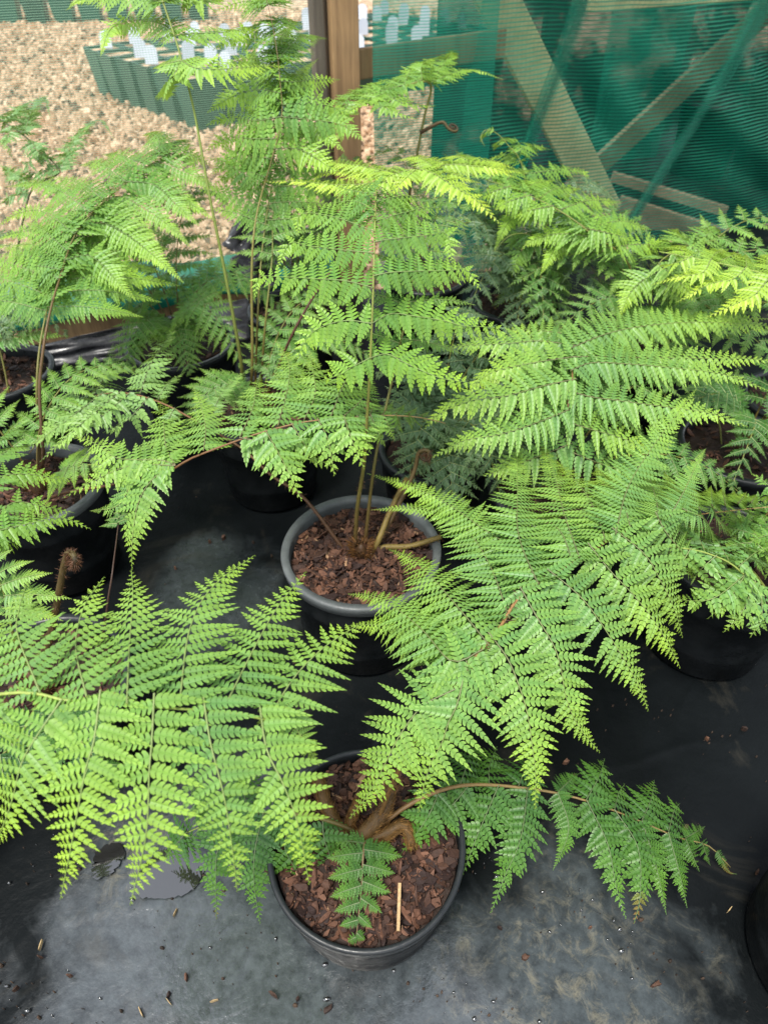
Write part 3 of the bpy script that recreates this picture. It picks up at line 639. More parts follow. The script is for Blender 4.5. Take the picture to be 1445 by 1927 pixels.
# ---- the plant out of frame on the left, its frond crossing the front
P15, c15 = fern_pot('tree fern at the left edge whose broad bright frond crosses the foreground', -.80, .45, .14, .25, chips=200)
frond(P15, [c15, A(-.72, .44, .42), A(-.56, .42, .56), (-40, 1312, .60), (0, 1306, .612), (66, 1303, .62), (107, 1315, .62), (152, 1313, .62), (240, 1322, .616), (340, 1325, .607), (430, 1330, .594), (500, 1345, .58), (530, 1342, .57)],
  [([(66, 1303), (45, 1192), (48, 1144), (53, 1094)], dict(back=0.0)), ([(152, 1313), (147, 1213), (163, 1137), (197, 1086)], dict(back=0.002)), [(242, 1318), (239, 1209), (246, 1116), (248, 1072)], [(341, 1320), (374, 1185), (415, 1106), (480, 1045)],
   [(429, 1325), (475, 1222), (519, 1145), (576, 1076)], [(515, 1342), (559, 1282), (614, 1230), (664, 1192), (690, 1170)], ([(-20, 1308), (-40, 1200), (-50, 1120)], {}),
   ([(10, 1308), (-40, 1390), (-80, 1480)], dict(drop=.13, back=0.0)), ([(107, 1317), (76, 1383), (45, 1440), (25, 1513), (-8, 1594)], dict(drop=.13, back=0.0)), ([(190, 1318), (180, 1390), (166, 1441), (152, 1513), (135, 1600), (115, 1692)], dict(drop=.13)),
   ([(292, 1324), (288, 1390), (284, 1440), (277, 1565), (246, 1703)], dict(drop=.13)), ([(387, 1330), (397, 1397), (422, 1496), (437, 1590), (447, 1678)], dict(drop=.13)),
   ([(480, 1345), (502, 1409), (532, 1474), (560, 1550), (582, 1664)], dict(drop=.12)), ([(520, 1342), (500, 1360), (492, 1340)], dict(hw=.02)), ([(525, 1342), (560, 1380), (600, 1440)], dict(hw=.026, drop=.04))],
  hw=.058, drop=.04, Nh=(0, -.25, 1), yg=.22, K=10, sp_=.245, wide=.60, sink=(.72, .010), back=.008, p_=2.0, r0=.005, r1=.0016, st=YEL_ST, rib=(.34, .42, .12), crinkle=.07, droop=.14, label='broad bright frond with long hanging side branches')
frond(P15, [c15, A(-.76, .60, .40), (-40, 1010, .46), (-25, 930, .47), (-15, 870, .47), (-5, 800, .46)],
  [[(-25, 930), (0, 897), (50, 892), (100, 900), (145, 906)], [(-32, 980), (25, 945), (75, 950), (142, 966)], [(-38, 1005), (10, 990), (40, 985), (90, 970)], [(-38, 1010), (0, 1010), (40, 1028)], [(-15, 870), (20, 845), (60, 838)], [(-10, 830), (10, 815), (25, 800)], [(-36, 1000), (60, 985), (120, 975), (172, 996)]],
  hw=.04, drop=.06, yg=.25, pal='mid', K=6, sp_=.33, Nh=(0, -.4, 1), label='frond at the left edge with short branches')

# ---- front-left pot with the fiddlehead
P7, c7 = fern_pot('tree fern in the front left pot with one curled hairy shoot', -.57, .635, .145, .20, chips=500, crown=(.02, .04, 300))
fiddlehead(P7, [(88, 1290, .19), (90, 1220, -.64), (105, 1150, -.65), (122, 1060, -.66), (127, 1045, -.66)], .0050, .014, plane=(.6, -.6), turns=1.5, n_h=1300, hl=.007)
frond(P7, [(75, 1290, .2), (30, 1210, -.64), (5, 1110, -.66), (-30, 1030, -.68)], auto=dict(n=6, t0=.6, L=.12), yg=.2, hair=300, label='frond leaving the frame on the left')
frond(P7, [(80, 1310, .19), (40, 1380, .22), (-10, 1430, .22), (-60, 1480, .18)], auto=dict(n=8, t0=.2, L=.11, w=.28), pal='dark', yg=.2, K=5, label='low dark frond')
frond(P7, [(95, 1315, .19), (150, 1390, .21), (190, 1440, .19), (215, 1490, .13)], auto=dict(n=8, t0=.2, L=.09, w=.28), pal='dark', yg=.2, K=5, label='low dark frond under the bright one')
frond(P7, [(100, 1290, .19), (180, 1230, .23), (205, 1110, .35), (215, 1040, .38), (225, 960, .38)], auto=dict(n=3, t0=.9, L=.04), pal='olive', K=4, st=[(.04, .02, .012)] * 3, label='dark bare stalk')

# ---- left pot behind it
P6, c6 = fern_pot('tree fern in the left pot with a tall frond spread before the netting', -.728, 1.09, .135, .25, rim='rim', chips=700, crown=(.02, .04, 250))
frond(P6, [(100, 935, .25), (128, 926, .29), (210, 912, .37), (322, 880, .42), (357, 860, .45), (440, 828, .48), (500, 808, .495), (575, 790, .505), (650, 783, .51), (725, 778, .505), (790, 782, .495), (838, 793, .48)],
  [([(322, 880), (300, 868), (219, 865), (175, 835), (133, 818)], dict(drop=.03)), ([(335, 872), (249, 875), (175, 905), (119, 937)], dict(drop=.05)), ([(318, 886), (282, 905), (259, 945), (249, 1007), (249, 1072)], dict(hw=.053, drop=.09)), ([(250, 905), (225, 950), (170, 962)], dict(hw=.03)),
   [(327, 876), (317, 839), (312, 795), (306, 735)], [(392, 846), (387, 795), (376, 750), (364, 726)], [(460, 820), (472, 775), (479, 735), (490, 704)], [(527, 800), (539, 727), (538, 680), (518, 640)], [(575, 790), (587, 740), (585, 700), (581, 658)],
   [(618, 786), (649, 729), (677, 679)], ([(657, 782), (679, 749), (703, 704)], dict(hw=.036)), ([(685, 780), (709, 748)], dict(hw=.022)), ([(712, 778), (740, 755)], dict(hw=.016)), ([(740, 778), (762, 760)], dict(hw=.012)), ([(765, 779), (785, 767)], dict(hw=.009)), ([(790, 782), (808, 775)], dict(hw=.007)),
   [(460, 822), (530, 844), (590, 865), (635, 886)], [(495, 810), (537, 872), (568, 942)], [(552, 797), (575, 842), (592, 872)], [(600, 788), (620, 834), (629, 895)], [(640, 784), (659, 827), (685, 882)], ([(672, 782), (684, 814), (698, 854)], dict(hw=.036)), ([(695, 780), (710, 810), (725, 840)], dict(hw=.03)),
   ([(717, 779), (742, 828)], dict(hw=.022)), ([(738, 779), (757, 815)], dict(hw=.018)), ([(760, 779), (775, 808)], dict(hw=.014)), ([(780, 781), (793, 803)], dict(hw=.010)), ([(800, 785), (812, 800)], dict(hw=.008))],
  hw=.056, drop=.05, Nh=(0, -.35, 1), yg=.20, K=7, rib=(.26, .19, .09), st=BROWN_ST, sp_=.30, crinkle=.13, label='long arching frond reaching across to the middle')
frond(P6, [(77, 890, .24), (82, 850, -1.1), (75, 740, -1.15), (82, 655, -1.2), (95, 580, -1.26), (112, 520, -1.33), (140, 440, -1.44), (185, 385, -1.54), (245, 335, -1.64), (300, 295, -1.74), (345, 270, -1.80)],
  [[(100, 555), (95, 530), (82, 545), (72, 592)], [(115, 510), (150, 465), (190, 495), (225, 530), (256, 566)], [(140, 440), (185, 420), (235, 440), (300, 490), (346, 532)], [(175, 395), (220, 372), (265, 393), (320, 430), (361, 467)], [(225, 350), (270, 335), (310, 355), (360, 385), (408, 417)], [(262, 322), (300, 308), (340, 322), (385, 345), (422, 368)], [(305, 293), (340, 290), (375, 300), (400, 312)],
   [(112, 520), (70, 475), (20, 460), (-30, 470)], [(140, 440), (90, 405), (40, 408), (-10, 430)], [(165, 405), (120, 365), (70, 350), (10, 352)], [(200, 372), (165, 340), (130, 328), (82, 332)], [(235, 343), (210, 320), (185, 308), (148, 312)], [(270, 315), (250, 298), (225, 290), (192, 291)], [(305, 293), (300, 270), (285, 258), (268, 255)], [(320, 283), (335, 268), (350, 262)], [(125, 475), (90, 440), (40, 440), (-15, 455)], [(155, 420), (200, 400), (260, 430), (310, 480)], [(240, 342), (290, 345), (330, 380), (375, 425)], [(120, 495), (170, 480), (215, 520), (245, 560)], [(118, 500), (80, 500), (40, 500), (0, 515)]],
  hw=.058, drop=.04, Nh=(0, -.7, 1), wide=.72, yg=.24, pal='mid', K=6, sp_=.215, r0=.005, r1=.0010, rib=(.2, .28, .1), st=[(.04, .022, .01), (.09, .05, .015), (.10, .10, .025), (.16, .2, .05)], hair=250, label='tall pale frond spread before the netting')
frond(P6, [(95, 900, .25), (130, 880, .33), (185, 872, .35), (215, 900, .33)], auto=dict(n=8, t0=.3, L=.08), pal='mid', yg=.3, K=4, label='short frond by the rim')
frond(P6, [(77, 890, .24), (70, 740, -1.17), (76, 640, -1.24), (95, 560, -1.32), (130, 490, -1.42), (170, 430, -1.52), (220, 390, -1.60)], auto=dict(n=10, t0=.50, L=.24, w=.21, droop=.22, taper=1.7), Nh=(0, -.7, 1), pal='mid', yg=.2, K=6, sp_=.23, r0=.0045, r1=.001, label='second frond beneath the tall pale one')
for az, rc, top, tip in ((40, .32, .44, .36), (-60, .26, .42, .34)):
    frond(P6, arch(c6, az, rc, top, tip), auto=dict(n=12, t0=.2, L=.10, w=.26, droop=.2), pal='mid', yg=.18, K=5, crinkle=.14, sp_=.28, r0=.003, r1=.001)

# ---- pot with the tall stalks
P3, c3 = fern_pot('tall tree fern in the shaded pot behind, highest fronds at the top', -.29, 1.37, .14, .25, chips=300, crown=(.02, .05, 200))
frond(P3, [(452, 745, .26), (455, 690, -1.36), (425, 520, -1.40), (395, 370, -1.45), (366, 210, -1.52), (345, 125, -1.56), (332, 75, -1.59), (310, 10, -1.64), (295, -40, -1.68), (290, -90, -1.7)],
  [([(345, 123), (367, 130), (409, 135), (472, 131), (520, 126), (552, 130)], dict(yg=.45)), ([(345, 126), (330, 138), (320, 152), (315, 190)], dict(drop=.10, yg=.35)), ([(344, 120), (325, 118), (305, 122), (288, 130)], dict(hw=.02)),
   [(332, 75), (310, 53), (272, 46), (235, 50), (208, 62), (190, 106)], [(334, 76), (364, 60), (409, 57), (459, 51), (495, 40)], [(310, 10), (272, -2), (220, -4), (160, -2), (125, 20)], [(310, 10), (350, -5), (384, 8), (430, -5)], [(300, -25), (250, -45), (200, -40)], [(300, -25), (340, -50), (380, -45)]],
  hw=.044, drop=.03, Nh=(0, -.8, 1), yg=.34, pal='bright', K=6, sp_=.34, r0=.0055, r1=.0025, st=[(.06, .05, .01), (.12, .15, .025), (.13, .18, .03), (.13, .15, .03)], hair=200, p_=2.4, label='tallest frond on a thick green stalk')
frond(P3, [(470, 745, .26), (475, 680, -1.38), (474, 500, -1.44), (483, 400, -1.50), (510, 300, -1.60), (530, 220, -1.66), (527, 150, -1.70), (522, 100, -1.74), (512, 40, -1.78), (500, -10, -1.82)],
  [[(525, 103), (555, 85), (585, 76), (615, 73)], [(528, 160), (560, 150), (600, 146), (640, 150)], [(530, 200), (580, 195), (620, 200), (660, 215)], [(525, 240), (580, 232), (612, 254), (648, 285)], [(515, 285), (560, 280), (600, 300), (640, 330)], [(530, 215), (570, 225), (640, 235), (685, 265)],
   [(505, 10), (470, 0), (440, 5), (404, 22)], [(518, 75), (480, 62), (440, 70), (400, 95)], [(526, 130), (480, 110), (440, 115), (395, 135)], [(530, 180), (480, 165), (430, 180), (390, 212)], [(528, 225), (480, 222), (430, 215), (388, 236)], [(520, 265), (480, 262), (430, 260), (385, 285)], [(510, 300), (470, 290), (430, 300), (395, 330)], [(500, 340), (470, 320), (430, 325), (400, 350)],
   [(527, 120), (545, 60), (560, 40)], [(515, 50), (540, 40), (570, 45)], [(505, 0), (520, -20), (545, -20)], [(530, 190), (500, 130), (480, 90)], [(530, 200), (560, 130), (600, 110)]],
  hw=.060, drop=.03, Nh=(.1, -.9, .7), yg=.26, pal='mid', K=6, sp_=.27, crinkle=.12, wide=.66, st=[(.1, .07, .02), (.15, .14, .03), (.14, .12, .03), (.08, .04, .02)], r0=.005, r1=.001, rib=(.16, .2, .06), hair=150, label='bushy olive frond in front of the wooden post')
frond(P3, [(480, 745, .26), (485, 600, -1.42), (492, 480, -1.50), (505, 380, -1.58), (520, 300, -1.66), (530, 210, -1.74), (520, 110, -1.80)], auto=dict(n=10, t0=.50, L=.17, w=.30, droop=.15, taper=1.6), Nh=(.1, -.8, .8), pal='mid', yg=.2, K=6, crinkle=.12, sp_=.28, wide=.66, r0=.004, r1=.001, label='second olive frond inside the bushy one')
frond(P3, [(505, 745, .26), (542, 647, -1.36), (590, 556, -1.38), (632, 494, -1.40), (702, 400, -1.44), (757, 328, -1.50), (800, 316, -1.54), (850, 309, -1.58), (900, 304, -1.62)],
  [[(757, 326), (654, 306), (580, 302), (514, 316)], [(745, 340), (660, 322), (610, 326), (578, 343)], [(752, 332), (690, 322), (634, 341)], [(745, 338), (650, 345), (560, 338), (478, 342)], [(765, 325), (735, 332), (688, 361)], [(780, 320), (762, 340), (730, 371)],
   ([(790, 318), (820, 330), (862, 357), (900, 380), (943, 424)], dict(hw=.05, drop=.06)), ([(830, 311), (900, 312), (990, 327)], {}), [(850, 310), (920, 322), (975, 336)], [(880, 306), (930, 305), (970, 318)], ([(800, 317), (850, 330), (905, 345)], {}), [(820, 313), (780, 300), (740, 305)], [(850, 309), (810, 298), (770, 302)], [(880, 306), (860, 296), (830, 298)]],
  hw=.036, drop=.03, Nh=(0, -.25, 1), yg=.45, pal='yellow', K=7, sp_=.32, st=[(.05, .02, .012), (.07, .03, .018), (.08, .04, .02), (.16, .13, .04)], r0=.0045, r1=.002, rib=(.3, .34, .08), p_=2.2, label='flat yellow green frond on a dark brown stalk')
frond(P3, [(490, 745, .26), (500, 600, -1.42), (512, 480, -1.5), (515, 390, -1.58), (540, 320, -1.66)], auto=dict(n=7, t0=.6, L=.13, w=.22), pal='olive', yg=.2, K=5, sp_=.34, label='shaded frond behind the olive one')

# ---- back-left pots
for az, rc, top, tip in ((80, .28, .42, .34), (40, .3, .46, .4), (-140, .24, .36, .28)):
    frond(P3, arch(c3, az, rc, top, tip), auto=dict(n=12, t0=.2, L=.11, w=.26, droop=.22), pal='olive', yg=.15, K=5, crinkle=.15, sp_=.28, r0=.003, r1=.001)
P4, c4 = fern_pot('tree fern in the back left pot before the grey plastic flap', -.556, 1.685, .148, .25, chips=260, crown=(.018, .04, 120))
for az, rc, top, tip in ((-75, .42, .50, .34), (-118, .40, .46, .33), (88, .30, .44, .32), (130, .26, .40, .27), (-155, .22, .36, .27), (160, .20, .34, .26), (-40, .38, .56, .46), (20, .34, .58, .5)):
    frond(P4, arch(c4, az, rc, top, tip), auto=dict(n=14, t0=.2, L=.11, w=.26, droop=.2, taper=1.5), pal='olive' if top > .45 else 'mid', yg=.12, K=4, crinkle=.16, sp_=.36, r0=.003, r1=.001)
P5, c5 = fern_pot('tree fern in the dark pot at the far left by the plank', -.99, 1.53, .135, .25, chips=400, crown=(.012, .03, 80))
frond(P5, [c5, (20, 760, -1.45), (0, 660, -1.5), (-40, 560, -1.55), (-110, 500, -1.6)], auto=dict(n=8, t0=.5, L=.2), pal='mid', K=4, hair=200, label='frond leaving the frame')
frond(P5, [c5, (45, 400, -1.75), (75, 340, -1.83), (112, 318, -1.88), (45, 252, -1.95), (0, 222, -2.0), (-40, 190, -2.05)],
  [[(112, 316), (150, 265), (190, 232), (216, 262)], [(40, 250), (62, 205), (85, 178), (96, 225)], [(80, 285), (60, 300), (40, 330)], [(60, 265), (75, 290), (105, 300)], [(20, 238), (15, 270), (25, 300)], [(10, 230), (40, 200), (60, 190)], [(110, 316), (70, 330), (30, 345)], [(60, 350), (30, 330), (0, 310)], [(55, 365), (25, 370), (0, 385)], [(70, 345), (100, 350), (120, 370)]],
  hw=.040, drop=.05, pal='pale', yg=.1, K=4, crinkle=.40, r0=.004, r1=.003, st=[(.06, .05, .02), (.05, .07, .02)], label='dull crinkled frond at the left edge')
for az, rc, top, tip in ((-20, .30, .62, .55), (-70, .34, .52, .42), (25, .25, .55, .5), (80, .2, .42, .33)):
    frond(P5, arch(c5, az, rc, top, tip), auto=dict(n=9, t0=.3, L=.10, w=.26), pal='grey', yg=.15, K=3, crinkle=.4, sp_=.4, r0=.003, r1=.001)
P11, c11 = fern_pot('tree fern in the shaded pot beneath the crumpled black plastic', -.27, 1.88, .13, .25, chips=200, crown=(.016, .04, 100))
for az, rc, top, tip in ((60, .36, .62, .56), (100, .34, .54, .46), (25, .32, .66, .62), (140, .22, .42, .34), (-30, .2, .5, .45)):
    frond(P11, arch(c11, az, rc, top, tip), auto=dict(n=11, t0=.3, L=.13, w=.24, droop=.3), pal='olive', yg=.15, K=4, crinkle=.25, sp_=.36, r0=.003, r1=.001)
# ---- grey ferns in the middle distance
P13, c13 = fern_pot('grey green fern crouched in the shade behind the middle pot', .12, 1.25, .13, .22, chips=120, crown=(.014, .03, 60))
for az, rc, top, tip in ((150, .24, .36, .25), (100, .30, .42, .32), (-160, .22, .37, .26), (60, .28, .46, .38), (20, .26, .48, .42), (-60, .16, .42, .36), (-110, .14, .36, .3), (175, .26, .30, .2), (125, .30, .32, .2)):
    frond(P13, arch(c13, az, rc, top, tip), auto=dict(n=13, t0=.15, L=.135, w=.30, droop=.25), pal='grey', yg=.12, K=4, crinkle=.32, sp_=.38, r0=.003, r1=.001)
P12, c12 = fern_pot('bushy grey green fern at the back beneath the leaning timber brace', .40, 1.93, .14, .25, chips=120, crown=(.035, .10, 200))
for i, (az, rc, top, tip) in enumerate(((180, .40, .44, .30), (150, .40, .46, .33), (120, .42, .48, .36), (90, .40, .5, .4), (-150, .42, .46, .34), (-120, .42, .52, .4), (-95, .40, .56, .46), (-60, .3, .56, .5), (60, .34, .55, .46), (165, .30, .36, .26), (-170, .3, .38, .26))):
    frond(P12, arch(c12, az, rc, top, tip), auto=dict(n=13, t0=.15, L=.15, w=.29, droop=.28), pal='grey' if i % 3 else 'olive', yg=.06, K=4, crinkle=.34, sp_=.38, r0=.003, r1=.001)
frond(P12, [c12, (1000, 450, -1.98), (987, 332, -2.02), (975, 292, -2.04), (960, 275, -2.05), (940, 252, -2.06), (917, 240, -2.06), (904, 255, -2.05), (912, 272, -2.04)],
  [[(985, 325), (1030, 322), (1075, 318), (1100, 325), (1103, 348)], [(970, 285), (1000, 275), (1037, 282)], ([(955, 268), (965, 258), (974, 264)], dict(hw=.025)), [(980, 310), (945, 296), (910, 308)], ([(950, 265), (938, 268), (928, 284)], dict(hw=.02)), ([(925, 244), (912, 250), (902, 268)], dict(hw=.015)), [(988, 345), (1040, 360), (1080, 372)], [(988, 350), (940, 345), (900, 350)]],
  hw=.045, drop=.05, pal='mid', yg=.35, K=5, sp_=.36, crinkle=.2, Nh=(0, -.6, 1), label='young upright frond still uncurling')
frond(P12, [c12, (1030, 520, -1.8), (1022, 470, -1.78), (1000, 440, -1.72), (960, 440, -1.66), (930, 470, -1.62)], [[(1015, 460), (980, 470), (962, 522)], [(1005, 445), (970, 440), (955, 482)], [(1020, 470), (1040, 460), (1065, 470)], [(1010, 450), (1040, 435), (1080, 440)]], hw=.05, drop=.06, pal='mid', yg=.15, K=5, sp_=.32)

# ---- right-hand plants
P9, c9 = fern_pot('tree fern under the right foliage with a wide flat frond of level branches', .36, 1.08, .14, .25, chips=150, crown=(.02, .04, 100))
frond(P9, [(1040, 960, .26), (1055, 905, -1.04), (1067, 846, -1.05), (1069, 799, -1.06), (1070, 749, -1.09), (1077, 714, -1.12), (1076, 677, -1.17), (1074, 648, -1.23), (1078, 620, -1.30)],
  [[(1074, 650), (1012, 640), (950, 645), (838, 652)], [(1075, 677), (1000, 684), (925, 703), (880, 740)], [(1075, 716), (1024, 729), (950, 751), (887, 759), (825, 783), (798, 808)], [(1069, 775), (1024, 792), (950, 817), (875, 830), (813, 861)], [(1067, 840), (1020, 850), (970, 868), (910, 895)],
   [(1075, 660), (1140, 632), (1210, 620), (1309, 613), (1445, 619), (1510, 640)], [(1076, 678), (1120, 660), (1185, 655), (1309, 657), (1409, 665), (1472, 684)], [(1077, 700), (1110, 686), (1160, 688), (1259, 696), (1359, 707), (1445, 735)], [(1072, 742), (1110, 742), (1160, 746), (1242, 757), (1334, 773), (1406, 803)], [(1069, 800), (1110, 808), (1160, 822), (1225, 848)], [(1067, 846), (1110, 868), (1160, 885), (1200, 890)],
   [(1076, 640), (1140, 612), (1220, 600), (1330, 596), (1450, 600)], [(1076, 635), (1010, 622), (950, 620)]],
  hw=.064, drop=.035, Nh=(0, -.4, 1), yg=.18, K=8, sp_=.25, wide=.64, back=.008, rib=(.24, .17, .08), st=BROWN_ST, crinkle=.11, p_=2.6, label='wide flat frond of long level branches')
P8, c8 = fern_pot('crinkled pale fern in the black pot at the right edge', .665, .885, .135, .25, chips=250, crown=(.018, .03, 120), rb=.12)
frond(P8, [c8, (1440, 1105, .33), (1406, 1082, .37), (1372, 1055, .40), (1322, 1035, .42), (1272, 1027, .43), (1202, 1025, .43)],
  [[(1406, 1082), (1347, 1122), (1304, 1130), (1246, 1123)], [(1344, 1047), (1320, 1070), (1300, 1094)], [(1372, 1055), (1350, 1020), (1340, 1000)], [(1390, 1070), (1420, 1040), (1450, 1025)], [(1420, 1095), (1390, 1150), (1360, 1190)], [(1400, 1080), (1370, 1130), (1330, 1165)], [(1300, 1030), (1280, 1060), (1262, 1085)], [(1322, 1035), (1310, 1005), (1300, 985)], [(1272, 1027), (1255, 1045), (1240, 1060)], [(1430, 1100), (1430, 1160), (1410, 1200)]],
  hw=.042, drop=.06, pal='bright', yg=.12, K=4, crinkle=.42, st=YEL_ST, rib=(.3, .36, .12), sp_=.3, label='crinkled frond laid over the bright one')
for az, rc, top, tip in ((150, .20, .40, .31), (180, .2, .38, .28), (110, .22, .40, .30), (60, .2, .4, .33), (-150, .16, .36, .28), (135, .24, .33, .22)):
    frond(P8, arch(c8, az, rc, top, tip), auto=dict(n=9, t0=.2, L=.085, w=.34, droop=.3), pal='mid', yg=.12, K=4, crinkle=.4, sp_=.36, r0=.003, r1=.001)
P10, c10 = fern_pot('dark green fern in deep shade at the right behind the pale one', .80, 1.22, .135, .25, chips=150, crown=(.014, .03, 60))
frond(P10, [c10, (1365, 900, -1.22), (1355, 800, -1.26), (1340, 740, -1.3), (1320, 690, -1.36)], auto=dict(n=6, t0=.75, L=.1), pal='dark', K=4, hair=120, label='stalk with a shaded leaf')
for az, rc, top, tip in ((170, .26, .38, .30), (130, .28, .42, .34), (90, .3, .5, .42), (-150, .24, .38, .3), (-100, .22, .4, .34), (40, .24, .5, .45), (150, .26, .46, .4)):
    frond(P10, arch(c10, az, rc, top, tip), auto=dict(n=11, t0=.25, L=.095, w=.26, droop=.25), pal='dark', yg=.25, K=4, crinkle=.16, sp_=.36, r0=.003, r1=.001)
P16, c16 = fern_pot('tree fern at the back right with a long bright frond before the folded netting', .70, 1.68, .14, .25, chips=120, crown=(.018, .04, 80))
frond(P16, [c16, (1195, 560, -1.64), (1186, 505, -1.62), (1165, 472, -1.62), (1117, 440, -1.63), (1079, 410, -1.66), (1029, 380, -1.70), (972, 354, -1.75), (915, 335, -1.80), (870, 322, -1.84)],
  [[(1165, 472), (1100, 455), (1050, 465), (1016, 517)], [(1100, 425), (1050, 400), (985, 403), (955, 420), (930, 470)], [(1045, 388), (1000, 395), (960, 405)], [(1000, 366), (960, 375), (930, 395)], [(960, 350), (930, 358), (905, 372)], [(1130, 448), (1060, 440), (1010, 450), (980, 470)], [(1110, 435), (1150, 440), (1190, 450)],
   [(1060, 398), (1110, 378), (1170, 380)], [(1110, 436), (1165, 420), (1226, 433)], [(1020, 375), (1055, 352), (1095, 355)], [(985, 360), (1010, 340), (1045, 338)], [(950, 346), (970, 325), (1000, 320)], [(920, 337), (935, 318), (960, 312)], [(1150, 462), (1210, 455), (1280, 470)]],
  hw=.058, drop=.035, Nh=(0, -.6, 1), yg=.32, K=6, sp_=.20, crinkle=.12, rib=(.26, .2, .07), st=GREEN_ST, pal='mid', label='long frond sloping down from the left')
frond(P16, [c16, (1225, 560, -1.6), (1235, 500, -1.58), (1270, 470, -1.6), (1310, 455, -1.64), (1350, 448, -1.68)],
  [[(1235, 510), (1200, 535), (1180, 560), (1166, 595)], [(1260, 475), (1300, 495), (1340, 520)], [(1245, 490), (1220, 470), (1215, 455)], [(1240, 500), (1280, 530), (1310, 570)], [(1290, 462), (1330, 475), (1365, 480)], [(1290, 462), (1270, 440), (1275, 430)], [(1320, 452), (1345, 432), (1362, 447)], [(1235, 515), (1260, 545), (1290, 568)], [(1270, 470), (1250, 450), (1240, 445)]],
  hw=.058, drop=.05, yg=.28, K=6, sp_=.21, Nh=(0, -.6, 1), label='short bright frond with one hanging branch')
for az, rc, top, tip in ((-150, .40, .40, .30), (-170, .38, .42, .32), (160, .34, .44, .34), (-120, .36, .42, .34), (175, .3, .36, .28)):
    frond(P16, arch(c16, az, rc, top, tip), auto=dict(n=11, t0=.25, L=.12, w=.25, droop=.2), pal='olive', yg=.1, K=4, crinkle=.16, sp_=.34, r0=.003, r1=.001)
for az, rc, top, tip in ((100, .40, .52, .44), (130, .40, .48, .38), (75, .42, .56, .5), (-90, .36, .50, .42), (145, .44, .40, .30), (115, .50, .42, .34)):
    frond(P16, arch(c16, az, rc, top, tip), auto=dict(n=12, t0=.2, L=.13, w=.27, droop=.2), pal='mid' if top > .47 else 'olive', yg=.14, K=4, crinkle=.16, sp_=.32, r0=.003, r1=.001)
for az, rc, top, tip in ((100, .36, .36, .28), (60, .40, .46, .38), (-20, .3, .46, .4), (20, .34, .44, .36), (130, .36, .32, .24)):
    frond(P9, arch(c9, az, rc, top, tip), auto=dict(n=11, t0=.25, L=.11, w=.27, droop=.22), pal='olive', yg=.08, K=4, crinkle=.16, sp_=.34, r0=.003, r1=.001)
P18, c18 = fern_pot('tree fern beyond the right edge with yellow tipped frond', 1.02, 1.40, .14, .25, chips=60)
frond(P18, [c18, A(1.0, 1.40, .45), (1500, 530, -1.36), (1445, 514, -1.37), (1409, 504, -1.38), (1341, 489, -1.41), (1304, 482, -1.43), (1240, 470, -1.46)],
  [([(1341, 489), (1320, 512), (1270, 520), (1223, 537)], {}), ([(1409, 504), (1380, 525), (1335, 535), (1272, 569)], {}), ([(1445, 514), (1420, 545), (1380, 565), (1325, 599)], dict(hw=.046)), ([(1480, 522), (1460, 555), (1430, 575)], {}), [(1409, 504), (1400, 485), (1403, 478)], [(1341, 489), (1350, 475), (1370, 470)], [(1290, 480), (1280, 468), (1290, 462)], [(1304, 482), (1270, 495), (1240, 500)], [(1445, 514), (1440, 490), (1450, 475)], [(1360, 494), (1380, 480), (1395, 478)]],
  hw=.036, drop=.05, Nh=(0, -.3, 1), yg=.42, pal='yellow', K=6, sp_=.34, st=YEL_ST, rib=(.38, .42, .12), label='yellow tipped frond entering from the right')
# ---- frond against the netting at the top
P17, c17 = fern_pot('tree fern at the back with a flat frond held before the green netting', .13, 2.10, .13, .25, chips=60, crown=(.012, .03, 40))
frond(P17, [c17, (770, 400, -2.12), (782, 304, -2.14), (800, 210, -2.16), (812, 163, -2.17), (800, 150, -2.14), (760, 160, -2.08), (710, 178, -2.02), (660, 195, -1.96), (620, 205, -1.90)],
  [[(812, 160), (835, 120), (850, 100), (863, 75)], [(812, 160), (860, 140), (900, 135), (946, 150)], [(790, 152), (800, 125), (830, 105)], [(760, 160), (780, 135), (810, 120)], [(720, 175), (745, 150), (780, 138)], [(680, 190), (700, 160), (730, 148)], [(650, 198), (665, 175), (690, 165)],
   [(790, 152), (740, 165), (690, 165)], [(760, 160), (700, 178), (655, 178)], [(720, 175), (760, 195), (820, 200)], [(690, 187), (730, 205), (787, 226)], [(660, 195), (640, 215), (620, 240)], [(740, 168), (680, 200), (640, 220)], [(630, 203), (640, 230), (650, 250)]],
  hw=.045, drop=.02, pal='mid', yg=.30, K=5, crinkle=.2, sp_=.34, st=GREEN_ST, r0=.007, r1=.003, label='flat frond seen almost edge on')
for az, rc, top, tip in ((-60, .22, .60, .56), (40, .3, .56, .5), (-110, .26, .5, .45)):
    frond(P17, arch(c17, az, rc, top, tip), auto=dict(n=9, t0=.3, L=.12), pal='olive', yg=.1, K=3, crinkle=.3, sp_=.4, r0=.003, r1=.001)
fiddlehead(P17, [(790, 250, -2.15), (830, 230, -2.15), (842, 240, -2.14)], .004, .015, n_h=100)
P14 = thing('black_pot', 'black plastic pot cut off by the bottom right corner', 'pot', (.665, .29, 0))
pot_parts(P14, (.665, .29), .14, .22, .122, chips=1200)

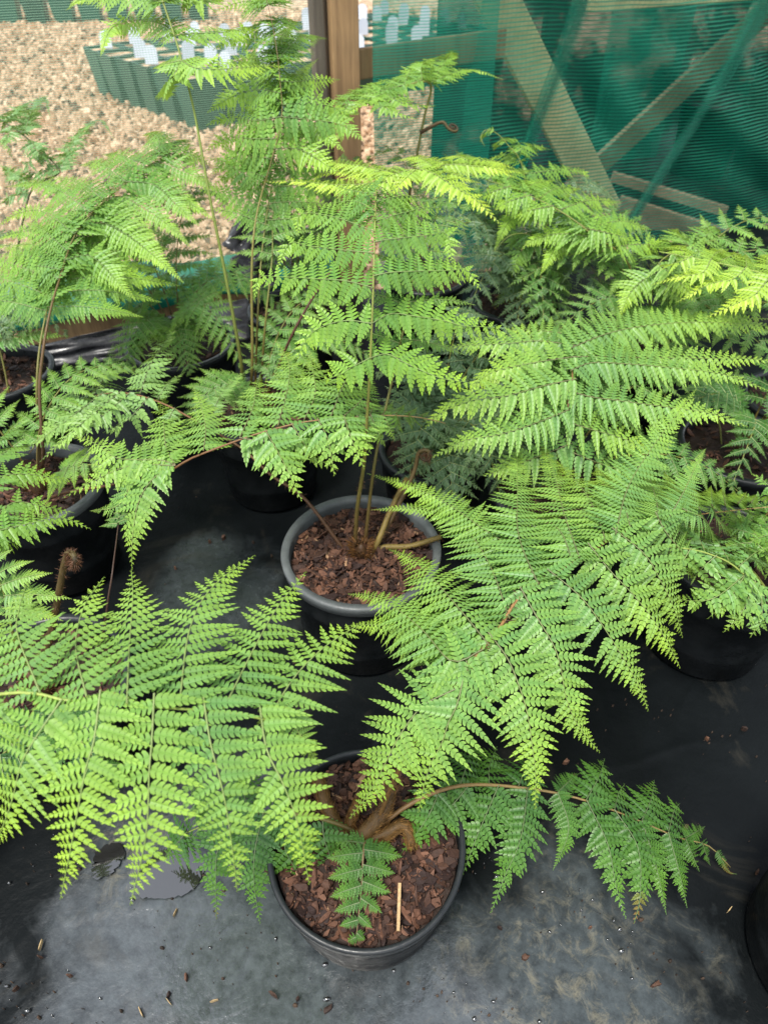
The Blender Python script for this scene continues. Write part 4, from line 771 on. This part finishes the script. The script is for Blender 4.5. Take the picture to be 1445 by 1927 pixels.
# ================================================================== FENCE, NETS
FD = unit(A(2.7, 1.0, 0)); FN = A(-FD[1], FD[0], 0)            # along the fence, and outwards
def fp(x, z, off=0.0): return A(x, fence_y(x), z) + FN * off
def net(name, label, x0, x1, z0, z1, mat, off=0.0, fold=0.0, seed=0, nx=160, nz=40, folds=6, lean=0.0, slack=.01):
    r_ = np.random.default_rng(seed); mb = MB(); X = np.linspace(x0, x1, nx); Z = np.linspace(z0, z1, nz)
    ph = r_.uniform(0, 6.28, folds); fr = r_.uniform(4, 22, folds); am = r_.uniform(.3, 1, folds) / folds ** .5
    V, Cc = [], []
    for z in Z:
        o = np.zeros(nx)
        for k in range(folds): o += am[k] * np.sin(fr[k] * (X + lean * (z - .5) * (1 + .3 * k)) + ph[k])
        o = np.sign(o) * np.abs(o) ** 1.3 * fold + slack * np.sin(3 * X + 2 * z)
        sh = fold * .9 * np.sin(fr[0] * 1.7 * (X + lean * (z - .5)) + ph[-1])
        for x, oo, s_ in zip(X, o, sh):
            V.append(A(x + s_, fence_y(x + s_), z) + FN * (off + oo)); Cc.append((x * 1.066, z, 0))
    i = np.arange(nz - 1)[:, None] * nx; j = np.arange(nx - 1)[None, :]
    Q = np.stack([i + j, i + j + 1, i + nx + j + 1, i + nx + j], -1).reshape(-1, 4)
    mb.v.append(np.array(V)); mb.c.append(np.array(Cc)); mb.n = len(V); mb.loops.append(Q.ravel()); mb.tot = [4] * len(Q); mb.mi = [0] * len(Q)
    return tag(mb.build(name, mat), label, 'netting')
net('shade_netting', 'sheer pale netting stretched left of the wooden post', -3.0, -.10, .10, 2.1, M['net_a'], .06, .004, 1)
net('shade_netting', 'green netting panel right of the wooden post', -.030, .36, .02, 2.1, M['net_b'], -.045, .02, 2, lean=.2)
net('shade_netting', 'loosely folded green netting hanging at the right', .30, 3.4, .0, 2.1, M['net_c'], -.02, .035, 5, nx=420, nz=60, folds=7, lean=.55)
# folds gathered in front of the brace
def gathered(label, x_top, x_bot, w, seed, z0=.02, z1=2.0):
    r_ = np.random.default_rng(seed); mb = MB(); n = 60; V, Cc = [], []
    zs = np.linspace(z0, z1, n); k = 15
    for z in zs:
        f = (z - z0) / (z1 - z0); xc = x_bot + (x_top - x_bot) * f ** 1.25 + .05 * math.sin(4.2 * z + seed)
        for j in range(k):
            q = j / (k - 1) - .5; V.append(fp(xc + q * w * (1 + .5 * math.sin(3 * z + seed)), z, -.05 + .02 * math.sin(j * 2.2 + z * 3 + seed))); Cc.append((q * w * 2.6 + 5, z, 0))
    i = np.arange(n - 1)[:, None] * k; j = np.arange(k - 1)[None, :]
    Q = np.stack([i + j, i + j + 1, i + k + j + 1, i + k + j], -1).reshape(-1, 4)
    mb.v.append(np.array(V)); mb.c.append(np.array(Cc)); mb.n = len(V); mb.loops.append(Q.ravel()); mb.tot = [4] * len(Q); mb.mi = [0] * len(Q)
    return tag(mb.build('netting_fold', M['net_e']), label, 'netting')
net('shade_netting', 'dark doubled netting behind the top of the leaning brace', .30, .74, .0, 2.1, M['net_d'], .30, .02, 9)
gathered('twisted fold of netting falling across the leaning brace', .78, .50, .055, 4, z0=.25)
gathered('long slanting fold of netting right of the brace', 1.85, 1.03, .045, 5)
def bar_thing(name, label, cat, a, b, w, h, mat, up=(0, 0, 1)):
    mb = MB(); mb.bar(a, b, w, h, up); o = mb.build(name, mat, smooth=False)
    bv = o.modifiers.new('edge', 'BEVEL'); bv.width = .004; bv.segments = 2
    return tag(o, label, cat)
bar_thing('wooden_post', 'brown square wooden post behind the olive fern', 'post', fp(-.125, -.05, .02), fp(-.125, 2.2, .02), .088, .088, M['post'], FN)
bar_thing('wooden_post', 'narrow grey wooden post against the brown one', 'post', fp(-.195, -.05, .03), fp(-.195, 2.2, .03), .035, .06, M['grey_post'], FN)
bar_thing('wooden_rail', 'short brown rail joined to the wooden post', 'rail', fp(-.078, .735, .03), fp(.42, .765, .03), .022, .085, M['post'])
bar_thing('timber_brace', 'wide pale timber brace leaning left behind the netting', 'timber', fp(1.0, .10, .09), fp(.13, 1.24, .09), .03, .135, M['rail'], FN @ np.eye(3) if False else np.cross(unit(fp(.12, 1.3) - fp(.99, .12)), FN))
bar_thing('wooden_rail', 'pale timber rail across the top right behind the netting', 'rail', fp(.75, .87, .10), fp(3.0, .90, .10), .03, .085, M['rail'])
bar_thing('timber_board', 'upper pale board at the foot of the right netting', 'timber', at(1150, 332, -3.38), at(1366, 398, -3.22), .03, .045, M['plank'])
bar_thing('timber_board', 'lower wide weathered board at the foot of the right netting', 'timber', at(1158, 392, -3.30), at(1366, 458, -3.18), .03, .12, M['plank'])
bar_thing('timber_board', 'brown kick board at the foot of the left netting', 'timber', fp(-1.25, .05, -.02), fp(-.25, .05, -.02), .022, .14, M['post'])
bar_thing('timber_board', 'pale board end at the far left by the dark pot', 'timber', fp(-2.6, .04, -.03), fp(-1.262, .04, -.03), .024, .12, M['rail'])
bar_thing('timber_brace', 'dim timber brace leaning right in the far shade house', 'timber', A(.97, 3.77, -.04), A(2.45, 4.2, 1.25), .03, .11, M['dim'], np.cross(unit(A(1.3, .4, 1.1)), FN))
# hem of netting pulled over the board on the left
mb = MB(); n = 60; V = []; Cc = []
for x in np.linspace(-2.8, -.2, n):
    for j, (z, o) in enumerate(((.075, -.052), (.095, -.060), (.12, -.045 + .015 * math.sin(9 * x)), (.15, -.02 + .015 * math.sin(13 * x + 1)), (.185 + .02 * math.sin(5 * x), .03))):
        V.append(fp(x, z + .012 * math.sin(17 * x + j), o)); Cc.append((x, z, 0))
Q = [(i * 5 + j, i * 5 + j + 1, i * 5 + j + 6, i * 5 + j + 5) for i in range(n - 1) for j in range(4)]
mb.v.append(np.array(V)); mb.c.append(np.array(Cc)); mb.n = len(V); mb.loops.append(np.array(Q).ravel()); mb.tot = [4] * len(Q); mb.mi = [0] * len(Q)
tag(mb.build('netting_hem', M['strip']), 'bunched green hem of netting along the left board', 'netting')
# black plastic turned up along the board, and the crumpled plastic behind the stalks
def crumple(name, label, P00, P10, P01, P11, nx, ny, amp, seed, mat):
    r_ = np.random.default_rng(seed); u, v = np.meshgrid(np.linspace(0, 1, nx), np.linspace(0, 1, ny))
    B = (1 - u)[..., None] * ((1 - v)[..., None] * P00 + v[..., None] * P01) + u[..., None] * ((1 - v)[..., None] * P10 + v[..., None] * P11)
    nn = unit(np.cross(P10 - P00, P01 - P00)); d = np.zeros_like(u)
    for k in range(16):
        a, f = r_.uniform(0, 6.28), r_.uniform(3, 16); d += np.abs(np.sin(f * (u * math.cos(a) + v * math.sin(a)) + r_.uniform(0, 6))) * r_.uniform(-1, 1)
    B = B + nn * (amp * d)[..., None]; mb = MB(); V = B.reshape(-1, 3)
    i = np.arange(ny - 1)[:, None] * nx; j = np.arange(nx - 1)[None, :]
    Q = np.stack([i + j, i + j + 1, i + nx + j + 1, i + nx + j], -1).reshape(-1, 4)
    mb.v.append(V); mb.c.append(np.ones_like(V)); mb.n = len(V); mb.loops.append(Q.ravel()); mb.tot = [4] * len(Q); mb.mi = [0] * len(Q)
    if name == 'plastic_sheet':
        mb.loops = []; cu = (u.ravel()[Q].mean(1) - .5) * 2; cv = (v.ravel()[Q].mean(1) - .5) * 2; th = np.arctan2(cv, cu)
        Q = Q[np.hypot(cu, cv) < .86 + .16 * np.sin(3 * th + 1) + .09 * np.sin(7 * th) + .05 * np.sin(13 * th)]
        mb.loops = [Q.ravel()]; mb.tot = [4] * len(Q); mb.mi = [0] * len(Q)
    o = mb.build(name, mat); s_ = o.modifiers.new('thick', 'SOLIDIFY'); s_.thickness = .002
    return tag(o, label, 'plastic sheet')
crumple('plastic_flap', 'grey turned up flap of black plastic between the back left pots', at(95, 700, .02), at(470, 640, .02), at(75, 650, .10), at(470, 560, .10), 50, 14, .008, 1, M['plastic'])
crumple('plastic_sheet', 'crumpled shiny black plastic behind the tall fern stalks', at(395, 540, -2.05), at(600, 530, -2.1), at(415, 385, -2.25), at(585, 370, -2.3), 60, 50, .022, 2, M['plastic'])

# ================================================================== NURSERY BED BEYOND THE NETTING
def nursery_pot(x, y, s, h, lab=True, tilt=0.0):
    t = thing('nursery_pot', 'square green nursery pot with white plant label beyond the netting' if lab else 'square green nursery pot in the row at the top left', 'pot', (x, y, -.04), 'nursery pots with white labels' if lab else 'nursery pots in the far row')
    mb = MB(); b, r_ = s * .345, s * .48; z0, z1 = -.04, h - .04; ca, sa = math.cos(BA), math.sin(BA)
    def q(u, v, z): return (x + u * ca - v * sa, y + u * sa + v * ca, z)
    V = [q(u * b, v * b, z0) for u, v in ((-1, -1), (1, -1), (1, 1), (-1, 1))] + [q(u * r_, v * r_, z1) for u, v in ((-1, -1), (1, -1), (1, 1), (-1, 1))] + [q(u * r_ * .93, v * r_ * .93, z1) for u, v in ((-1, -1), (1, -1), (1, 1), (-1, 1))] + [q(u * r_ * .9, v * r_ * .9, z1 - .03) for u, v in ((-1, -1), (1, -1), (1, 1), (-1, 1))]
    mb.add(V, [(3, 2, 1, 0)] + [(i, (i + 1) % 4, 4 + (i + 1) % 4, 4 + i) for i in range(4)] + [(4 + i, 4 + (i + 1) % 4, 8 + (i + 1) % 4, 8 + i) for i in range(4)] + [(8 + i, 8 + (i + 1) % 4, 12 + (i + 1) % 4, 12 + i) for i in range(4)])
    mb.build('pot', M['green_pot'], t, smooth=False)
    mb = MB(); mb.add([q(u * r_ * .905, v * r_ * .905, z1 - .02) for u, v in ((-1, -1), (1, -1), (1, 1), (-1, 1))], [(0, 1, 2, 3)]); mb.build('potting_grit', M['gravel'], t)
    if lab:
        mb = MB(); w, hh = .042, .105; lx, ly = random.uniform(-.05, .05), random.uniform(-.05, .05); c = q(lx, ly, z1 - .01)
        ol = [(-w, 0), (w, 0), (w, hh * .7)] + [(w * math.cos(a), hh * .7 + w * .8 * math.sin(a)) for a in np.linspace(.3, 2.84, 6)] + [(-w, hh * .7)]
        ang = random.uniform(-.5, .5); n_ = len(ol)
        V = [(c[0] + u * math.cos(ang), c[1] + u * math.sin(ang) + v * .25 + d, c[2] + v) for d in (0, .003) for u, v in ol]
        mb.add(V, [tuple(range(n_)), tuple(range(2 * n_ - 1, n_ - 1, -1))] + [(i, (i + 1) % n_, n_ + (i + 1) % n_, n_ + i) for i in range(n_)]); mb.build('plant_label', M['white'], t, smooth=False)
    return t
BA = math.atan2(1.0, 1.25)
e1, e2 = A(math.cos(BA + R(95)), math.sin(BA + R(95)), 0), A(math.cos(BA), math.sin(BA), 0)
O = at(372, 238, .0); O[2] = 0
for i in range(6):
    for j in range(11):
        p = O + e1 * (.13 + i * .25) + e2 * (.13 + j * .26)
        nursery_pot(p[0] + random.uniform(-.01, .01), p[1] + random.uniform(-.01, .01), .255, .30, random.random() < .62)
BA = R(8)
for j in range(9):
    p = at(-40, 38, .0) + A(.30 * j, .02 * j, 0); nursery_pot(p[0], p[1] + .14, .28, .34, False)
# the far shade house on the right: dark netting wall, netted ends, black pots
def wall_net(name, label, a, b, z0, z1, mat, seed):
    r_ = np.random.default_rng(seed); mb = MB(); nx, nz = 80, 30; V = []; Cc = []; a, b = np.asarray(a), np.asarray(b); L_ = np.linalg.norm(b - a); nn = unit(np.cross(b - a, A(0, 0, 1)))
    for z in np.linspace(z0, z1, nz):
        for f in np.linspace(0, 1, nx): V.append(a + (b - a) * f + A(0, 0, z) + nn * (.03 * math.sin(f * L_ * 9 + z * 2 + seed) + .02 * math.sin(f * L_ * 23 + seed))); Cc.append((f * L_, z, 0))
    i = np.arange(nz - 1)[:, None] * nx; j = np.arange(nx - 1)[None, :]
    Q = np.stack([i + j, i + j + 1, i + nx + j + 1, i + nx + j], -1).reshape(-1, 4)
    mb.v.append(np.array(V)); mb.c.append(np.array(Cc)); mb.n = len(V); mb.loops.append(Q.ravel()); mb.tot = [4] * len(Q); mb.mi = [0] * len(Q)
    return tag(mb.build(name, mat), label, 'netting')
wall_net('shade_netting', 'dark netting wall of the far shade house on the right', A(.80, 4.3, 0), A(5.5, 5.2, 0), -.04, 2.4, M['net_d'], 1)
wall_net('shade_netting', 'bright teal netting on the end of the far shade house', A(1.12, 4.15, 0), A(1.55, 4.2, 0), .0, 2.0, M['net_b'], 2)
mb = MB(); mb.box((3.1, 4.15, 2.42), (4.6, 1.9, .004)); tag(mb.build('added_shade_roof', M['net_d'], smooth=False), 'unseen dark netting roof added to shade the far shade house', 'netting')  # roof above the view, added to darken the far shade house
kind(ground_grid('shade_house_floor', .62, 5.0, 2.7, 5.2, 60, 40, -.036, M['sheet'], 0.0, lambda c: c[:, 1] > fence_y(c[:, 0]) + .06), 'structure')
for i, (x, y, h, r_) in enumerate(((2.05, 3.95, .55, .20), (2.45, 4.05, .62, .22), (1.75, 4.1, .36, .17), (2.2, 3.6, .34, .18))):
    t = thing('growing_pot', ['tall black pot in the far shade house', 'tallest black pot at the right in the far shade house', 'small black pot on the left in the far shade house', 'low wide black pot nearest in the far shade house'][i], 'pot', (x, y, -.036))
    mb = MB(); mb.lathe([(.001, 0), (r_ * .85, 0), (r_, h - .03), (r_ + .008, h - .03), (r_ + .008, h), (r_ - .006, h), (r_ - .01, h - .05)], (x, y, -.036), 40); mb.build('pot', M['pot'], t)
    mb = MB(); mb.lathe([(r_ - .012, h - .04), (.001, h - .03)], (x, y, -.036), 40); mb.build('compost', M['soil'], t)

# ================================================================== LITTER ON THE SHEET
def litter(name, label, cat, group, spots, size, cols, thick):
    for (px, py) in spots:
        p = at(px, py, .003); mb = MB(); n = 7; a = np.linspace(0, 6.283, n, endpoint=False) ; L_ = size * random.uniform(.6, 1.5); w = L_ * (.09 if name == 'straw' else random.uniform(.3, .7)); yw = random.uniform(0, 3.14)
        rr = rng.uniform(.45, 1.25, n); X = np.cos(a) * rr * L_; Y = np.sin(a) * rr * w
        xy = np.stack([p[0] + X * math.cos(yw) - Y * math.sin(yw), p[1] + X * math.sin(yw) + Y * math.cos(yw)], 1)
        zt = .003 + thick * (1 - .5 * np.abs(np.cos(a))) + rng.uniform(0, thick * .5, n)
        V = np.vstack([np.c_[xy * 1, zt], np.c_[xy, np.full(n, -.004)], [[p[0], p[1], .003 + thick * 1.3]]])
        mb.add(V, [(i, (i + 1) % n, 2 * n) for i in range(n)] + [(i, n + i, n + (i + 1) % n, (i + 1) % n) for i in range(n)], random.choice(cols))
        tag(mb.build(name, M['bark'], smooth=False), label, cat, group)
litter('bark_chip', 'dark brown bark chip lying on the wet black sheet', 'bark chip', 'bark chips scattered on the sheet',
  [(130, 1835), (318, 1870), (350, 1838), (505, 1640), (75, 1800), (515, 1872), (1110, 1745), (1235, 1852), (1290, 1560), (1425, 1640), (1420, 1690), (1120, 1490), (1065, 1432), (1330, 1390), (1400, 1370), (420, 1010), (395, 1018), (330, 1068), (940, 1745), (990, 1800), (560, 1880), (615, 1900), (30, 1860)],
  .0055, [(.035, .018, .011), (.06, .03, .018), (.025, .014, .01), (.10, .05, .03)], .0035)
litter('straw', 'pale straw fragment on the wet black sheet', 'straw', 'straw fragments on the sheet',
  [(75, 1780), (318, 1885), (403, 1882), (330, 1715), (1373, 1710), (265, 1905)], .009, [(.36, .26, .13), (.28, .2, .1)], .0012)
litter('wood_splinter', 'long pale splinter lying on the mulch of the front pot', 'splinter', None, [], .03, [(.5, .36, .2)], .003)
def drops(name, label, cat, n, rmin, rmax, hgt, mat, area, col):
    mb = MB(); k = 7; a = np.linspace(0, 6.283, k, endpoint=False)
    px = rng.uniform(area[0], area[2], n * 4); py = rng.uniform(area[1], area[3], n * 4)
    P = np.array([at(x, y, .0) for x, y in zip(px, py)])
    P = P[(np.sin(P[:, 0] * 19 + 2 * np.sin(P[:, 1] * 23)) + np.sin(P[:, 1] * 31 + P[:, 0] * 11) + rng.normal(0, .6, len(P))) > .35][:n]
    n = len(P); r = rmin + (rmax - rmin) * rng.random(n) ** 3.5
    jr = rng.uniform(.7, 1.25, (n, k)); st = rng.uniform(.6, 1.8, n)
    ring = np.stack([np.cos(a) * jr * r[:, None] * st[:, None], np.sin(a) * jr * r[:, None], np.full((n, k), -.006)], -1)
    mid_ = np.stack([np.cos(a) * jr * r[:, None] * st[:, None] * .8, np.sin(a) * jr * r[:, None] * .8, np.repeat(.0012 + (r * hgt * .7)[:, None], k, 1)], -1)
    top = np.stack([r * 0, r * 0, .0012 + r * hgt], -1)[:, None]
    V = np.concatenate([ring, mid_, top], 1) + P[:, None] * A(1, 1, 0)
    Fc = [(i, (i + 1) % k, k + (i + 1) % k, k + i) for i in range(k)] + [(k + i, k + (i + 1) % k, 2 * k) for i in range(k)]
    mb.add_many(V, Fc, np.asarray(col)[None, None] * rng.uniform(.4, 1.6, (n, 1, 1)) * np.ones((n, 15, 3)))
    kind(mb.build(name, mat), 'stuff', label, cat)
drops('water_droplets', 'water droplets and beads spread over the wet black sheet', 'water drops', 160, .0006, .0040, .10, M['water'], (-100, 1500, 1200, 1960), (1, 1, 1))
drops('grit', 'fine dark grit and crumbs spread over the wet black sheet', 'grit', 520, .0005, .0028, .6, M['bark'], (-100, 900, 1540, 1960), (.035, .022, .014))
mb = MB(); mb.bar(at(752, 1662, .170), at(749, 1752, .168), .0042, .003, col=(.36, .24, .12)); tag(mb.build('wood_splinter', M['bark'], smooth=False), 'long pale splinter lying on the mulch of the front pot', 'splinter')
